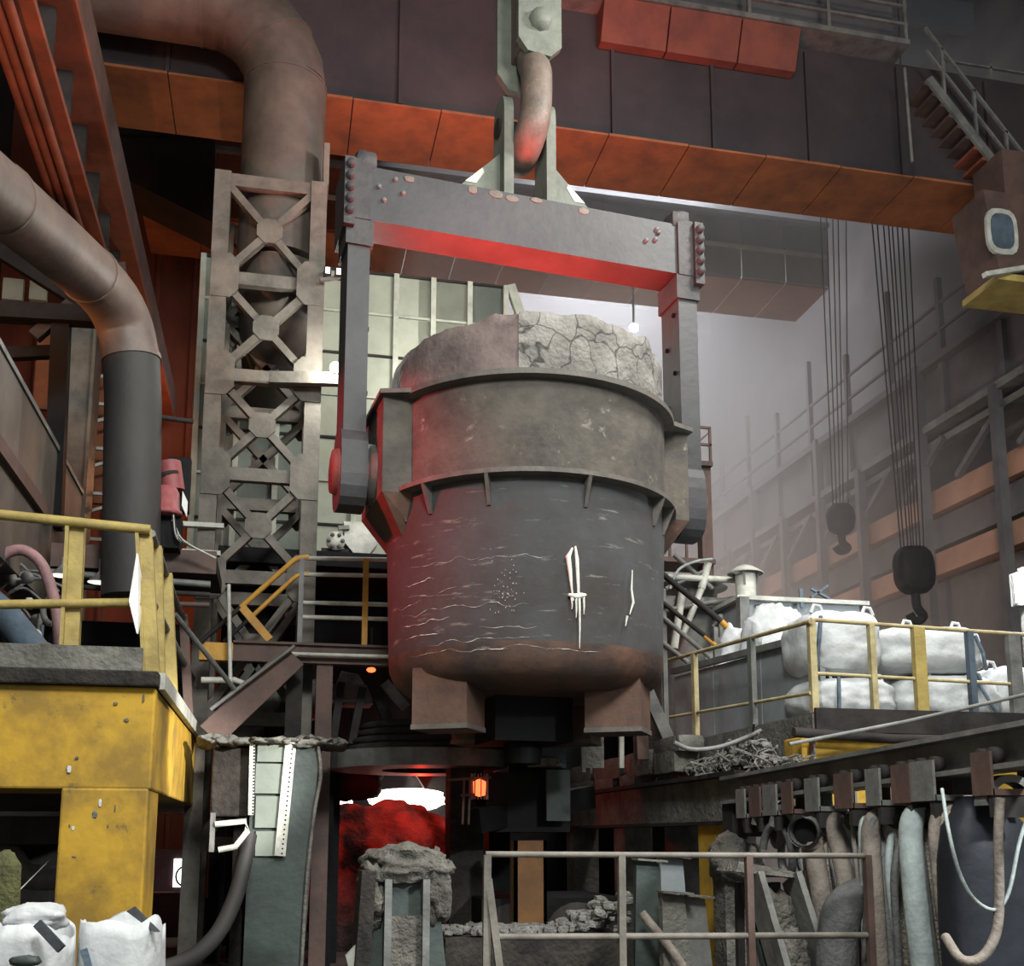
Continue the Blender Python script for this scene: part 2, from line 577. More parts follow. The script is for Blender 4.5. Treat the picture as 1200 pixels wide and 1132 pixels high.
# rust-red partition behind the tower
wr = struct('wall_partition', MB().box((-7, 27, 0), (2.0, 27.2, 20)), 'wall_red')
for i in range(9):
    x = -6 + i * 0.9
    MB().box((x - 0.05, 26.85, 0), (x + 0.05, 27, 20)).build('wall_rib', 'wall_red', wr)

# ------------------------------------------------------------------ overhead crane: far box girder with walkway
zb = 13.33
zt = 15.6
cr = root('crane_bridge', (5, 16.6, zb), 'dark overhead crane girder with orange underside and walkway spanning above the ladle', 'crane')
MB().box((-3.4, 16, zb), (13.6, 17.3, zt)).build('box_girder', 'crane_web', cr)
n = 12
for i in range(n):
    x0 = -3.4 + 17 * i / n
    x1 = -3.4 + 17 * (i + 1) / n
    MB().box((x0 + 0.01, 15.9, zb - 0.05), (x1 - 0.01, 17.4, zb - 0.003 - 0.012 * (i % 2))).build('bottom_plate', 'orange', cr)
for i in range(9):
    x = -2 + i * 1.8
    MB().box((x - 0.03, 15.93, zb + 0.02), (x + 0.03, 16, zt - 0.1)).build('web_stiffener', 'crane_web', cr)
# walkway along the top, carried on orange brackets
wk = MB().box((-3.4, 15.5, zt), (10.6, 16.2, zt + 0.1)).build('walkway', 'steel', cr)
for k in range(3):
    MB().bar((-3.4, 15.55, zt + 0.42 + 0.36 * k), (10.6, 15.55, zt + 0.42 + 0.36 * k), 0.05, 0.05).build('rail', 'steel', wk)
for i in range(10):
    x = 10.55 - i * 1.5
    MB().box((x - 0.03, 15.52, zt + 0.1), (x + 0.03, 15.58, zt + 1.2)).build('rail_post', 'steel', wk)
MB().box((-3.4, 15.98, zt + 0.1), (10.6, 16.0, zt + 1.6)).build('mesh_screen', 'girder', wk)
for x0, x1 in ((4.95, 6.1), (6.13, 7.4), (7.43, 8.5)):
    a = pY(705, 12, 15.5)
    MB().prism([(x0, 15.52, zt - 0.02), (x0, 15.98, zt - 0.02), (x0, 15.98, zt - 0.66), (x0, 15.8, zt - 0.66)], (x1 - x0, 0, 0)).build('bracket_box', 'rust_orange', cr)
# stair at the girder's end
sa, sb = pY(1088, 92, 15.4), pY(1215, 255, 15.4)
st = MB().bar(sa, sb, 0.06, 0.15, (0, 0, 1)).build('stair_stringer', 'steel', cr)
for i in range(13):
    t = (i + 0.5) / 13
    p = sa.lerp(sb, t)
    MB().box((p.x - 0.16, 15.42, p.z - 0.03), (p.x + 0.16, 16.0, p.z + 0.03)).build('tread', 'orange_dull' if i > 5 else 'brown', st)
for i, t in enumerate((0.15, 0.45, 0.75, 1.0)):
    p = sa.lerp(sb, t)
    MB().bar(p, p + Vector((0, 0, 1.0)), 0.05, 0.05).build('stair_post', 'steel', st)
MB().bar(sa + Vector((0, 0, 1)), sb + Vector((0, 0, 1)), 0.05, 0.05).build('stair_rail', 'steel', st)
MB().bar(sa + Vector((0, 0, .55)), sb + Vector((0, 0, .55)), 0.04, 0.04).build('stair_rail', 'steel', st)
# hanging rod below the walkway
a, b = pY(1060, 80, 15.3), pY(1069, 190, 15.3)
MB().tube([a, b], 0.03, 6).build('drop_rod', 'steel', cr)
# machinery deck behind the stair
a = pY(1105, 118, 16.4)
MB().box((a.x, 16.2, zt - 0.9), (a.x + 3.2, 17.4, zt - 0.75)).build('machinery_deck', 'steel', cr)
MB().lathe([(0.0, 0), (0.45, 0), (0.45, 0.5), (0, 0.5)], 20, (a.x + 1.6, 16.6, zt - 0.3), axis='y').build('sheave', 'dark', cr)
for k in range(3):
    MB().bar((a.x, 16.3, zt - 0.3 + 0.4 * k), (a.x + 3.2, 16.3, zt - 0.3 + 0.4 * k), 0.04, 0.04).build('deck_rail', 'steel', cr)
for k in range(4):
    MB().bar((a.x + k, 16.3, zt - 0.75), (a.x + k, 16.3, zt + 0.6), 0.04, 0.04).build('deck_post', 'steel', cr)

# operator cabin under the girder end
c0 = pY(1152, 222, 14.9)
c1 = pY(1170, 318, 14.9)
cb = root('crane_cabin', (c0.x + 1, 15.6, c1.z), 'rust-brown crane operator cabin with a rounded window under the stair', 'cabin')
xx0, zz0, zz1 = c0.x, c1.z, c0.z
MB().prism([(xx0, 14.9, zz1), (xx0 + 2.4, 14.9, zz1), (xx0 + 2.4, 14.9, zz0), (xx0 + 0.2, 14.9, zz0)][::-1], (0, 0.9, 0)).build('cabin_shell', 'brown', cb)
w0 = pY(1172, 262, 14.88)
pts = []
for k in range(16):
    a = 2 * math.pi * k / 16
    pts.append((w0.x + 0.02 + 0.3 * (abs(math.cos(a)) ** 0.6) * (1 if math.cos(a) > 0 else -1), 14.86, w0.z - 0.15 + 0.42 * (abs(math.sin(a)) ** 0.6) * (1 if math.sin(a) > 0 else -1)))
MB().prism(pts, (0, 0.06, 0)).build('window_frame', 'pale', cb)
MB().prism([((p[0] - w0.x) * 0.72 + w0.x, 14.84, (p[2] - w0.z + .15) * 0.76 + w0.z - .15) for p in pts], (0, 0.03, 0)).build('window_pane', 'blue', cb)
MB().box((xx0 + 0.1, 14.8, zz0 - 0.2), (xx0 + 2.4, 15.8, zz0 - 0.08)).build('cabin_floor', 'yellow_rail', cb)
MB().bar((xx0 - 0.25, 14.7, zz0 - 0.22), (xx0 + 0.6, 14.8, zz0 + 0.05), 0.1, 0.08).build('floor_arm', 'pale', cb)
MB().box((xx0 + 0.5, 15.0, zz1), (xx0 + 2.2, 15.8, zz1 + 0.9)).build('hanger', 'brown', cb)

# second crane girder farther along the hall
y2 = 24.0
zA = pY(850, 322, y2).z
zB = pY(850, 255, y2).z
c2 = root('second_crane_girder', (5, 25, zA), 'pale second crane girder deeper in the hall, orange underside near the tower', 'crane')
n = 14
for i in range(n):
    x0 = -3.4 + 17 * i / n
    x1 = x0 + 17 / n
    MB().box((x0 + 0.015, y2, zA), (x1 - 0.015, y2 + 0.06, zB)).build('web_plate', 'cream_green' if i > 5 else 'orange_dull', c2)
    MB().box((x0 + 0.01, y2 + 0.06, zA - 0.05), (x1 - 0.01, y2 + 1.9, zA - 0.0)).build('bottom_plate', 'girder_pink' if i > 7 else 'orange', c2)
MB().box((-3.4, y2 - 0.15, zB), (13.6, y2 + 1.9, zB + 0.12)).build('top_flange', 'steel', c2)
MB().box((-3.4, y2 - 0.06, zA + 0.75), (13.6, y2, zA + 0.85)).build('web_rail', 'mullion', c2)

a = [pY(138, 205, 22.3), pY(252, 262, 22.3), pY(252, 165, 22.3), pY(138, 160, 22.3)]
ob = root('overhead_bin', (a[0].x, 22.6, a[0].z), 'dark overhead bin with slanting bottom between runway and exhaust duct', 'bin')
MB().prism(a, (0, 1.2, 0)).build('bin_shell', 'wall_dark', ob)
MB().bar(a[3] + Vector((0, -0.05, 0.05)), a[2] + Vector((0, -0.05, 0.05)), 0.15, 0.12).build('rim_beam', 'dark', ob)
for k in (0.15, 0.85):
    p = a[3].lerp(a[2], k)
    MB().bar(p + Vector((0, 0.5, 0)), (p.x, p.y + 0.5, 20.4), 0.12, 0.12).build('hanger', 'dark', ob)

# ------------------------------------------------------------------ crane runways
# west runway girder (orange) with conduits
p0 = pZ(80, 215, 10.9)
p1 = pZ(102, 215, 10.9)
xA, xB = p0.x, p1.x
zz = pX(121, 215, xB).z
rw = root('runway_girder', (xB, 17, 10.9), 'orange crane runway girder with stiffened web high along the sooty side wall', 'girder')
MB().box((xA, 8.5, 10.85), (xB, 18.2, 10.95)).build('lower_flange', 'orange_dull', rw)
MB().box((xB - 0.25, 8.5, 10.95), (xB - 0.22, 26, zz)).build('web', 'girder_pink', rw)
for i in range(14):
    y = 9.3 + i * 1.15
    MB().box((xB - 0.22, y, 10.96), (xB - 0.02, y + 0.09, zz)).build('web_stiffener', 'dark', rw)
xC = pZ(139, 215, zz).x
MB().box((xB - 0.4, 8.5, zz), (xC, 26.5, zz + 0.12)).build('top_flange', 'orange_dull', rw)
MB().box((xC - 0.1, 8.5, zz + 0.12), (xC, 26.5, zz + 0.7)).build('crane_rail_beam', 'brown', rw)
for i, px in enumerate((56, 66, 77)):
    q = pZ(px, 215, 10.75)
    one('conduit', MB().tube([(q.x, 8.5, 10.75), (q.x, 19, 10.75)], 0.06, 10), 'orange_dull',
        ('orange conduit pipe farthest from the runway girder flange', 'middle of three orange conduit pipes under the runway', 'orange conduit pipe right beside the runway girder flange')[i],
        'pipe', 'conduits under the orange runway')
# dark column capital and columns under it
q = pY(107, 268, 17.2)
ca = root('runway_column', (q.x, 17.5, 0), 'dark steel column with a wide capital carrying the orange runway', 'column')
MB().prism([(q.x - 0.32, 17.2, 11.0), (q.x + 0.28, 17.2, 11.0), (q.x + 0.2, 17.2, 9.9), (q.x - 0.1, 17.2, 9.9)][::-1], (0, 0.5, 0)).build('capital', 'dark', ca)
MB().box((q.x - 0.3, 17.2, 0), (q.x + 0.15, 17.6, 9.9)).build('shaft', 'tower', ca)
MB().box((q.x + 0.15, 17.1, 0), (q.x + 0.2, 17.7, 9.9)).build('shaft_flange', 'tower', ca)
for i, (xa, xb, ya, yb, YY) in enumerate(((46, 60, 372, 480, 18.5), (96, 121, 440, 590, 18.5), (4, 26, 325, 352, 18.5), (36, 54, 318, 352, 18.5))):
    a, b = pY(xa, ya, YY), pY(xb, yb, YY)
    one('wall_plate', MB().box((a.x, YY, b.z), (b.x, YY + 0.1, a.z)), 'orange' if i < 2 else 'cream',
        ('narrow orange plate standing behind the dark cross frame', 'wide orange plate standing beside the sooty vertical duct', 'pale plate under the sloping duct beside the picture-wide dark beam', 'larger pale plate under the sloping duct')[i] if i != 2 else 'small pale plate under the sloping duct near its brace',
        'plate')
# ladder-like lattice seen between column and vertical duct
a = pY(118, 405, 18)
la = root('lattice_mast', (a.x, 18, 0), 'slim pale lattice mast between the grey column and vertical duct', 'mast')
for dx in (-0.18, 0.28):
    MB().bar((a.x + dx, 18, 0), (a.x + dx, 18, 11.2), 0.06, 0.06).build('mast_leg', 'orange_dull', la)
for i in range(12):
    z = 6.4 + i * 0.38
    MB().bar((a.x - 0.18, 18, z), (a.x + 0.28, 18, z + (0.19 if i % 2 else 0)), 0.05, 0.05).build('rung', 'pale', la)

# dark cross frame carrying the sloping duct
fr = root('duct_support_frame', pY(70, 366, 13.2), 'black steel frame with knee brace and bracket holding the sloping duct', 'frame')
a, b = pY(-60, 362, 13.0), pY(152, 374, 13.0)
MB().bar(a, b, 0.2, 0.2).build('cross_beam', 'dark2', fr)
a, b = pY(72, 380, 13.1), pY(62, 620, 13.1)
MB().bar(a, b, 0.2, 0.2).build('post', 'dark2', fr)
a, b = pY(40, 395, 13.1), pY(115, 330, 13.1)
MB().bar(a, b, 0.12, 0.14).build('knee_brace', 'dark', fr)
a, b = pY(-40, 268, 13.1), pY(110, 362, 13.1)
MB().bar(a, b, 0.12, 0.2).build('inclined_beam', 'dark2', fr)
a, b = pY(144, 320, 12.55), pY(146, 375, 12.55)
MB().bar(a, b, 0.1, 0.5).build('bracket_plate', 'dark', fr)
a, b = pY(-60, 418, 13.3), pY(75, 412, 13.3)
MB().bar(a, b, 0.12, 0.14).build('cross_beam', 'dark2', fr)

# grey-brown sloping-lit bunker wall on the west side
bw = root('bunker_wall', (-2.75, 11.3, 4.2), 'scuffed grey-brown bunker wall slab beside the sooty vertical duct', 'wall slab')
for i in range(4):
    y0 = 7.6 + i * 1.77
    MB().box((-2.9, y0 + 0.01, 4.3), (-2.6, y0 + 1.76, 6.12)).build('slab', 'duct', bw)
MB().box((-2.95, 7.6, 6.12), (-2.58, 14.68, 6.18)).build('coping', 'steel', bw)
MB().box((-2.6, 9.6, 5.15), (-2.54, 12.6, 5.3)).build('rub_strip', 'brown', bw)
for y in (9.7, 14.2):
    MB().box((-2.9, y, 3.07), (-2.65, y + 0.3, 4.3)).build('leg', 'dark', bw)

# ------------------------------------------------------------------ big duct and lattice tower
R = 0.6
cxd = pY(333, 150, 15.15).x
path = [(cxd, 15.15, 9.9), (cxd, 15.15, 12.75)]
cz, cr_ = 12.75, 1.25
for k in range(1, 7):
    a = math.pi / 2 * k / 6
    path.append((cxd - cr_ + cr_ * math.cos(a), 15.15, cz + cr_ * math.sin(a)))
path.append((cxd - 4.5, 15.15, cz + cr_))
dd = root('exhaust_duct', (cxd, 15.15, 9.9), 'huge dusty exhaust duct elbow dropping into the lattice tower', 'duct')
P = [Vector(p) for p in path]
MB().tube(P[:2], R, 32).build('riser', 'duct', dd)
eb = MB().tube(P[1:8], R, 32).build('elbow', 'duct', dd)
for i in (1, 3, 5, 7):
    d = (P[i + 1] - P[i - 1]).normalized()
    MB().tube([P[i] - d * 0.02, P[i] + d * 0.02], R + 0.012, 32).build('weld_seam', 'duct', eb)
MB().tube(P[7:], R, 32).build('main_run', 'duct', dd)
MB().tube([P[0], P[0] + Vector((0, .05, -.35)), P[0] + Vector((0, 0.5, -0.7)), P[0] + Vector((0, 2.8, -0.8))], R * 0.92, 24).build('lower_bend', 'duct', dd)

ty, td = 14.5, 1.35
tz = [pY(300, y, ty).z for y in (216, 330, 443, 558, 678)] + [3.2, 1.6]
xl, xr = -0.99, 0.33
tw = root('lattice_tower', ((xl + xr) / 2, ty + td / 2, 0), 'grey lattice tower with crossed braces and gusset plates under the exhaust duct', 'tower')
for x in (xl, xr):
    for y in (ty, ty + td):
        MB().box((x - 0.11, y - 0.1, 0), (x + 0.11, y + 0.1, tz[0] + 0.1)).build('leg', 'tower', tw)
for fy in (ty, ty + td):
    s = -1 if fy == ty else 1
    for i, z in enumerate(tz):
        MB().box((xl, fy - 0.06, z - 0.09), (xr, fy + 0.06, z + 0.09)).build('strut', 'tower', tw)
        if i in (1, 2, 3, 4):
            for x in (xl, xr):
                sx = 1 if x == xl else -1
                MB().prism([(x - 0.1 * sx, fy + s * 0.1, z - 0.32), (x + 0.16 * sx, fy + s * 0.1, z - 0.32), (x + 0.27 * sx, fy + s * 0.1, z - 0.2), (x + 0.27 * sx, fy + s * 0.1, z + 0.2),
                            (x + 0.16 * sx, fy + s * 0.1, z + 0.32), (x - 0.1 * sx, fy + s * 0.1, z + 0.32)], (0, s * 0.02, 0)).build('gusset_plate', 'tower', tw)
    for i in range(len(tz) - 1):
        za, zc = tz[i], tz[i + 1]
        zm = (za + zc) / 2
        xm = (xl + xr) / 2
        for x in (xl + 0.1, xr - 0.1):
            for z in (za - 0.1, zc + 0.1):
                MB().bar((x, fy, z), (xm, fy, zm), 0.1, 0.13, (0, 1, 0)).build('brace', 'tower', tw)
        MB().prism([(xm + 0.19 * math.cos(math.pi / 8 + k * math.pi / 4), fy + s * 0.06, zm + 0.19 * math.sin(math.pi / 8 + k * math.pi / 4)) for k in range(8)], (0, s * 0.03, 0)).build('gusset_plate', 'tower', tw)
for x in (xl, xr):
    for i, z in enumerate(tz):
        MB().box((x - 0.05, ty, z - 0.08), (x + 0.05, ty + td, z + 0.08)).build('strut', 'tower', tw)
        if i < len(tz) - 1:
            MB().bar((x, ty, z), (x, ty + td, tz[i + 1]), 0.07, 0.1).build('brace', 'tower', tw)
for x in (xr + 0.05,):
    MB().prism([(x, ty - 0.05, tz[0] + 0.1), (x, ty + 0.6, tz[0] + 0.1), (x, ty + 0.2, tz[0] + 0.75), (x, ty - 0.05, tz[0] + 0.75)], (0.08, 0, 0)).build('saddle_plate', 'tower', tw)
# pale bracket arm from tower towards the ladle, with work lamp
a, b = pY(315, 443, 14.2), pY(400, 445, 14.2)
MB().bar(a, b, 0.12, 0.16).build('outrigger', 'tower', tw)

lp = pY(394, 430, 14.1)
wl = root('work_lamp', lp, 'bright white work lamp on the tower outrigger beside the yoke arm', 'lamp')
MB().lathe([(0.0, 0.0), (0.07, 0.0), (0.09, -0.1), (0.0, -0.12)][::-1], 16, lp + Vector((0, 0.12, 0)), axis='y').build('housing', 'pale', wl)
MB().lathe([(0.0, 0.0), (0.05, 0.0), (0.07, 0.02)], 16, lp, axis='y').build('lens', 'lamp', wl)
MB().bar(lp + Vector((0, 0.08, -0.05)), lp + Vector((0, 0.1, -0.2)), 0.03, 0.03).build('lamp_bracket', 'steel', wl)
point('work_lamp_light', lp + Vector((0.0, -0.25, 0)), 110, (1, 1, 0.92), 0.03)

ft = pY(388, 322, 14.3)
fl = root('tower_floodlight', ft, 'small twin floodlight bracket clamped to the tower near the yoke end', 'lamp')
MB().bar(ft + Vector((-0.15, 0, -0.1)), ft + Vector((0.2, 0, 0.0)), 0.05, 0.05).build('arm', 'steel', fl)
for dx in (-0.05, 0.1):
    MB().cbox(ft + Vector((dx, 0, 0.02)), (0.1, 0.14, 0.12)).build('lamp_head', 'dark', fl)
    MB().cbox(ft + Vector((dx, -0.08, 0.02)), (0.06, 0.02, 0.08)).build('lens', 'lamp_soft', fl)

# small sloping duct turning down
V = 12.3
dp = [pY(-160, 105, 7.2), pY(0, 232, 9.6), pY(60, 282, 10.7), pY(105, 322, 11.6), pY(130, 350, 12.0), pY(146, 382, 12.25), pY(154, 420, V), pY(156, 470, V), pY(153, 700, V)]
dq = root('sloping_duct', (dp[-1].x, V, dp[-1].z), 'smaller rusty duct sloping down and bending into a sooty vertical pipe', 'duct')
MB().tube(dp[:4], 0.31, 24).build('sloping_run', 'duct2', dq)
MB().tube(arc(dp[3:7], 3), 0.31, 24).build('elbow', 'duct2', dq)
MB().tube(dp[6:], 0.31, 24).build('vertical_run', 'soot_duct', dq)
for t in (1, 3, 6):
    d = (dp[t + 1] - dp[t - 1]).normalized()
    MB().tube([dp[t] - d * 0.03, dp[t] + d * 0.03], 0.325, 24).build('seam_band', 'duct2', dq)
a, b = pY(175, 487, 12.3), pY(226, 494, 12.5)
one('stub_rod', MB().tube([a, b], 0.03, 8), 'dark', 'thin dark rod sticking out of the sooty vertical duct', 'rod')

# ------------------------------------------------------------------ panelled enclosure behind the tower
Yp = 18.0
x0 = pY(232, 450, Yp).x
x1 = pY(592, 345, Yp).x
z0 = pY(400, 668, Yp).z
z1 = pY(430, 320, Yp).z
en = root('panel_enclosure', ((x0 + x1) / 2, Yp + 2, z0), 'cream sheet-panel enclosure with vertical ribs behind the lattice tower', 'enclosure')
cols = [x0] + [x0 + (x1 - x0) * k / 8 for k in range(1, 9)]
rows = [z0 + (z1 - z0) * k / 7 for k in range(8)]
for i in range(8):
    for j in range(7):
        MB().box((cols[i] + 0.012, Yp, rows[j] + 0.012), (cols[i + 1] - 0.012, Yp + 0.05, rows[j + 1] - 0.012)).build('panel', 'cream' if (i > 2 and not (i == 7 and j > 5)) else 'cream_green', en)
for c in cols:
    MB().box((c - 0.045, Yp - 0.1, z0), (c + 0.045, Yp, z1)).build('rib', 'mullion', en)
for k, r in enumerate(rows[::1]):
    MB().box((x0, Yp - 0.04, r - 0.02), (x1, Yp, r + 0.02)).build('joint_strip', 'dark' if k % 2 else 'mullion', en)
MB().box((x0, Yp + 0.05, z0), (x1, Yp + 4, z1 - 0.02)).build('enclosure_core', 'cream_green', en)
a, b = pY(598, 335, Yp - 0.05), pY(615, 385, Yp - 0.05)
MB().bar(a, b, 0.12, 0.16).build('end_strut', 'mullion', en)
for k in (0, 2):
    MB().box((x0 + 0.6 + k * 1.9, Yp + 0.2, 0), (x0 + 0.95 + k * 1.9, Yp + 0.5, z0)).build('support_leg', 'dark', en)

# ------------------------------------------------------------------ ladle
LX, LY = 2.73, 11.9
RZ = math.radians(5.8)
ld = root('steel_ladle', (LX, LY, 2.72), 'huge soot-dark steel ladle with crusted rim hanging under the yoke', 'ladle', rz=RZ)
B = 2.72


def zl(z):
    return z - B


MB().lathe([(1.545, zl(3.62)), (1.56, zl(4.2)), (1.60, zl(5.34))], 72).build('lower_shell', 'ladle_low', ld, local=True)
MB().lathe([(0.0, zl(3.22)), (1.15, zl(3.22)), (1.36, zl(3.27)), (1.48, zl(3.37)), (1.535, zl(3.5)), (1.545, zl(3.62))], 72).build('base', 'ladle_base', ld, local=True)
MB().lathe([(1.605, zl(5.38)), (1.615, zl(6.36))], 72).build('upper_shell', 'ladle_top', ld, local=True)
MB().lathe([(1.59, zl(5.30)), (1.73, zl(5.31)), (1.73, zl(5.36)), (1.605, zl(5.39))], 72, smooth=False).build('lower_flange', 'flange', ld, local=True)
MB().lathe([(1.61, zl(6.34)), (1.73, zl(6.35)), (1.73, zl(6.41)), (1.58, zl(6.43))], 72, smooth=False).build('upper_flange', 'flange', ld, local=True)
# crusted refractory rim: ragged top, bulges
prof_n = 7
seg = 120
mbc, mbs = MB(), MB()


def rimv(k, j):
    a = 2 * math.pi * (k % seg) / seg
    ca, sa = math.cos(a), math.sin(a)
    crust = noise.noise(Vector((ca * 2.2, sa * 2.2, 4.0)))
    front = max(0.0, math.cos(a + math.pi / 2 - 0.15))
    top = zl(6.95) + 0.05 * noise.noise(Vector((ca * 6, sa * 6, 1.0))) + 0.03 * noise.noise(Vector((ca * 17, sa * 17, 2.0))) + 0.13 * front
    t = j / (prof_n - 1)
    z = zl(6.41) + (top - zl(6.41)) * t
    r = 1.555 + 0.04 * front + 0.02 * noise.noise(Vector((ca * 3.1, sa * 3.1, t * 2.5 + 9))) + 0.012 * noise.noise(Vector((ca * 9, sa * 9, t * 5)))
    return (r * ca, r * sa, z), a


for tgt, lo, hi in ((mbc, math.radians(248), math.radians(335)), (mbs, math.radians(335), math.radians(608))):
    k0, k1 = round(lo / (2 * math.pi) * seg), round(hi / (2 * math.pi) * seg)
    vs, fs = [], []
    m = k1 - k0 + 1
    for j in range(prof_n):
        for k in range(k0, k1 + 1):
            p, a = rimv(k, j)
            if tgt is mbc:
                q = 1 + 0.012 * (1 if 0 < j < prof_n else 0) + 0.02 * noise.noise(Vector((p[0] * 7, p[1] * 7, p[2] * 7)))
                p = (p[0] * q, p[1] * q, p[2] + (0.05 * noise.noise(Vector((p[0] * 5, p[1] * 5, 3))) if j == prof_n - 1 else 0))
            vs.append(p)
    for k in range(k0, k1 + 1):
        p, a = rimv(k, prof_n - 1)
        vs.append((math.cos(a) * 1.22, math.sin(a) * 1.22, p[2] - 0.03))
    for k in range(k0, k1 + 1):
        a = 2 * math.pi * k / seg
        vs.append((math.cos(a) * 1.21, math.sin(a) * 1.21, zl(6.5)))
    for j in range(prof_n + 1):
        for k in range(m - 1):
            fs.append((j * m + k, j * m + k + 1, (j + 1) * m + k + 1, (j + 1) * m + k))
    tgt.add(vs, fs, True)
mbc.build('refractory_crust', 'rim', ld, local=True)['label'] = 'pale cracked refractory crust on the rim'
mbs.build('rim_shell', 'rim_brown', ld, local=True)
MB().lathe([(1.24, zl(4.1)), (1.21, zl(6.9))], 48).build('inner_lining', 'rim_brown', ld, local=True)
MB().lathe([(0, zl(4.55)), (1.24, zl(4.55))], 48).build('molten_skin', 'melt', ld, local=True)
# flange gussets (angles measured from the trunnion axis)
gm = MB().prism([(0, -0.02, 0), (0.14, -0.02, 0), (0.12, -0.02, -0.05), (0.02, -0.02, -0.30), (0, -0.02, -0.30)], (0, 0.04, 0)).mesh('gusset', 'flange')
for a in (198, 213, 238, 274, 312, 326, 30, 60, 90, 120, 150):
    an = math.radians(a)
    inst('flange_gusset', gm, ld, (1.585 * math.cos(an), 1.585 * math.sin(an), zl(5.31)), (0, 0, an))
# trunnion boxes
for s in (-1, 1):
    tb = MB()
    tb.hexa([(s * 1.2, -0.62, zl(5.3)), (s * 1.80, -0.60, zl(5.3)), (s * 1.80, 0.6, zl(5.3)), (s * 1.2, 0.62, zl(5.3)),
             (s * 1.2, -0.62, zl(6.36)), (s * 1.80, -0.60, zl(6.36)), (s * 1.80, 0.6, zl(6.36)), (s * 1.2, 0.62, zl(6.36))])
    box = tb.build('trunnion_box', 'ladle_top', ld, local=True)
    MB().hexa([(s * 1.3, -0.45, zl(4.86)), (s * 1.52, -0.4, zl(4.86)), (s * 1.52, 0.4, zl(4.86)), (s * 1.3, 0.45, zl(4.86)),
               (s * 1.2, -0.62, zl(5.3)), (s * 1.80, -0.6, zl(5.3)), (s * 1.80, 0.6, zl(5.3)), (s * 1.2, 0.62, zl(5.3))]).build('box_haunch', 'ladle_base', box, local=True)
    MB().hexa([(s * 1.1, -0.95, zl(6.36)), (s * 1.85, -0.66, zl(6.36)), (s * 1.85, 0.66, zl(6.36)), (s * 1.1, 0.95, zl(6.36)),
               (s * 1.1, -0.95, zl(6.41)), (s * 1.85, -0.66, zl(6.41)), (s * 1.85, 0.66, zl(6.41)), (s * 1.1, 0.95, zl(6.41))]).build('box_top_plate', 'flange', box, local=True)
    MB().lathe([(0.34, s * 1.78), (0.34, s * 1.86), (0.26, s * 1.88), (0.26, s * 2.2), (0, s * 2.2)], 28, (0, 0, zl(5.66)), axis='x').build('trunnion', 'flange', ld, local=True)
# feet
for ca, lat in ((226, 1.16), (-25, 1.10), (60, 1.1), (118, 1.1)):
    a = math.radians(ca - 18.7)
    c = Vector((lat * math.cos(a), lat * math.sin(a), 0))
    Rm = Matrix.Rotation(math.radians(-35.7), 3, 'Z')
    ft_ = MB().cbox(c + Vector((0, 0, (zl(2.83) + zl(3.42)) / 2)), (0.60, 0.56, 0.6), Rm).build('foot', 'foot', ld, local=True)
    MB().cbox(c + Vector((0, 0, zl(2.81))), (0.62, 0.58, 0.05), Rm).build('sole_plate', 'flange', ft_, local=True)
MB().cbox((0.0, 0.1, zl(2.98)), (0.9, 0.8, 0.5)).build('slide_gate', 'dark2', ld, local=True)
MB().lathe([(0.2, zl(2.5)), (0.24, zl(2.9)), (0, zl(2.9))], 20, (0.0, 0.1, 0)).build('nozzle', 'dark2', ld, local=True)


def onshell(px, py, r):
    """point where the sight line of a photo mark meets the ladle shell"""
    d = ray(px, py)
    ox, oy = -LX, -LY
    A = d.x ** 2 + d.y ** 2
    Bq = 2 * (ox * d.x + oy * d.y)
    C = ox * ox + oy * oy - r * r
    t = (-Bq - math.sqrt(max(Bq * Bq - 4 * A * C, 0))) / (2 * A)
    return EYE + d * t


def splash(pts, widths, mat='lime', name='lime_splash', r=1.57):
    mb = MB()
    Q = [onshell(px, py, r + 0.012 + 0.03 * max(0, (onshell(px, py, r).z - 3.6) / 1.6)) for px, py in pts]
    mb.tube(Q, widths, 5)
    return mb.build(name, mat, ld)


splash([(671, 642), (666, 652), (668, 668), (670, 690), (672, 704)], [0.01, 0.03, 0.025, 0.012, 0.008])
splash([(674, 640), (676, 655), (677, 675), (678, 697)], [0.012, 0.022, 0.02, 0.014])
splash([(666, 697), (674, 699), (682, 698), (687, 697)], [0.015, 0.03, 0.03, 0.012])
for px, l in ((670, 14), (675, 24), (679, 60), (684, 20)):
    splash([(px, 700), (px + 0.5, 700 + l * 0.6), (px + 0.2, 700 + l)], [0.016, 0.009, 0.004])
splash([(741, 668), (740, 690), (742, 706), (738, 720)], [0.006, 0.012, 0.016, 0.006])
splash([(735, 722), (733, 734)], [0.016, 0.006])
def streak(px, py, ln, amp, w):
    """a thin broken lime line following the shell's hoop, starting at a photo mark"""
    p = onshell(px, py, 1.57)
    a0 = math.atan2(p.y - LY, p.x - LX)
    z = p.z
    Q, W = [], []
    n = max(6, int(ln / 0.045))
    for i in range(n + 1):
        t = i / n
        a = a0 + ln * t / 1.57
        zz_ = z + amp * noise.noise(Vector((a * 9, z * 7, 0.3))) + 0.012 * noise.noise(Vector((a * 40, z * 9, 1.7)))
        r = 1.545 + 0.055 * max(0.0, (zz_ - 3.62)) / 1.72 + 0.001
        Q.append((LX + r * math.cos(a), LY + r * math.sin(a), zz_))
        W.append(max(0.0004, w * (0.22 + 0.9 * noise.noise(Vector((a * 21, z * 13, 5.1)))) * min(1, 4 * t, 4 * (1 - t) + 0.05)))
    return MB().tube(Q, W, 5).build('lime_streak', 'lime', ld)


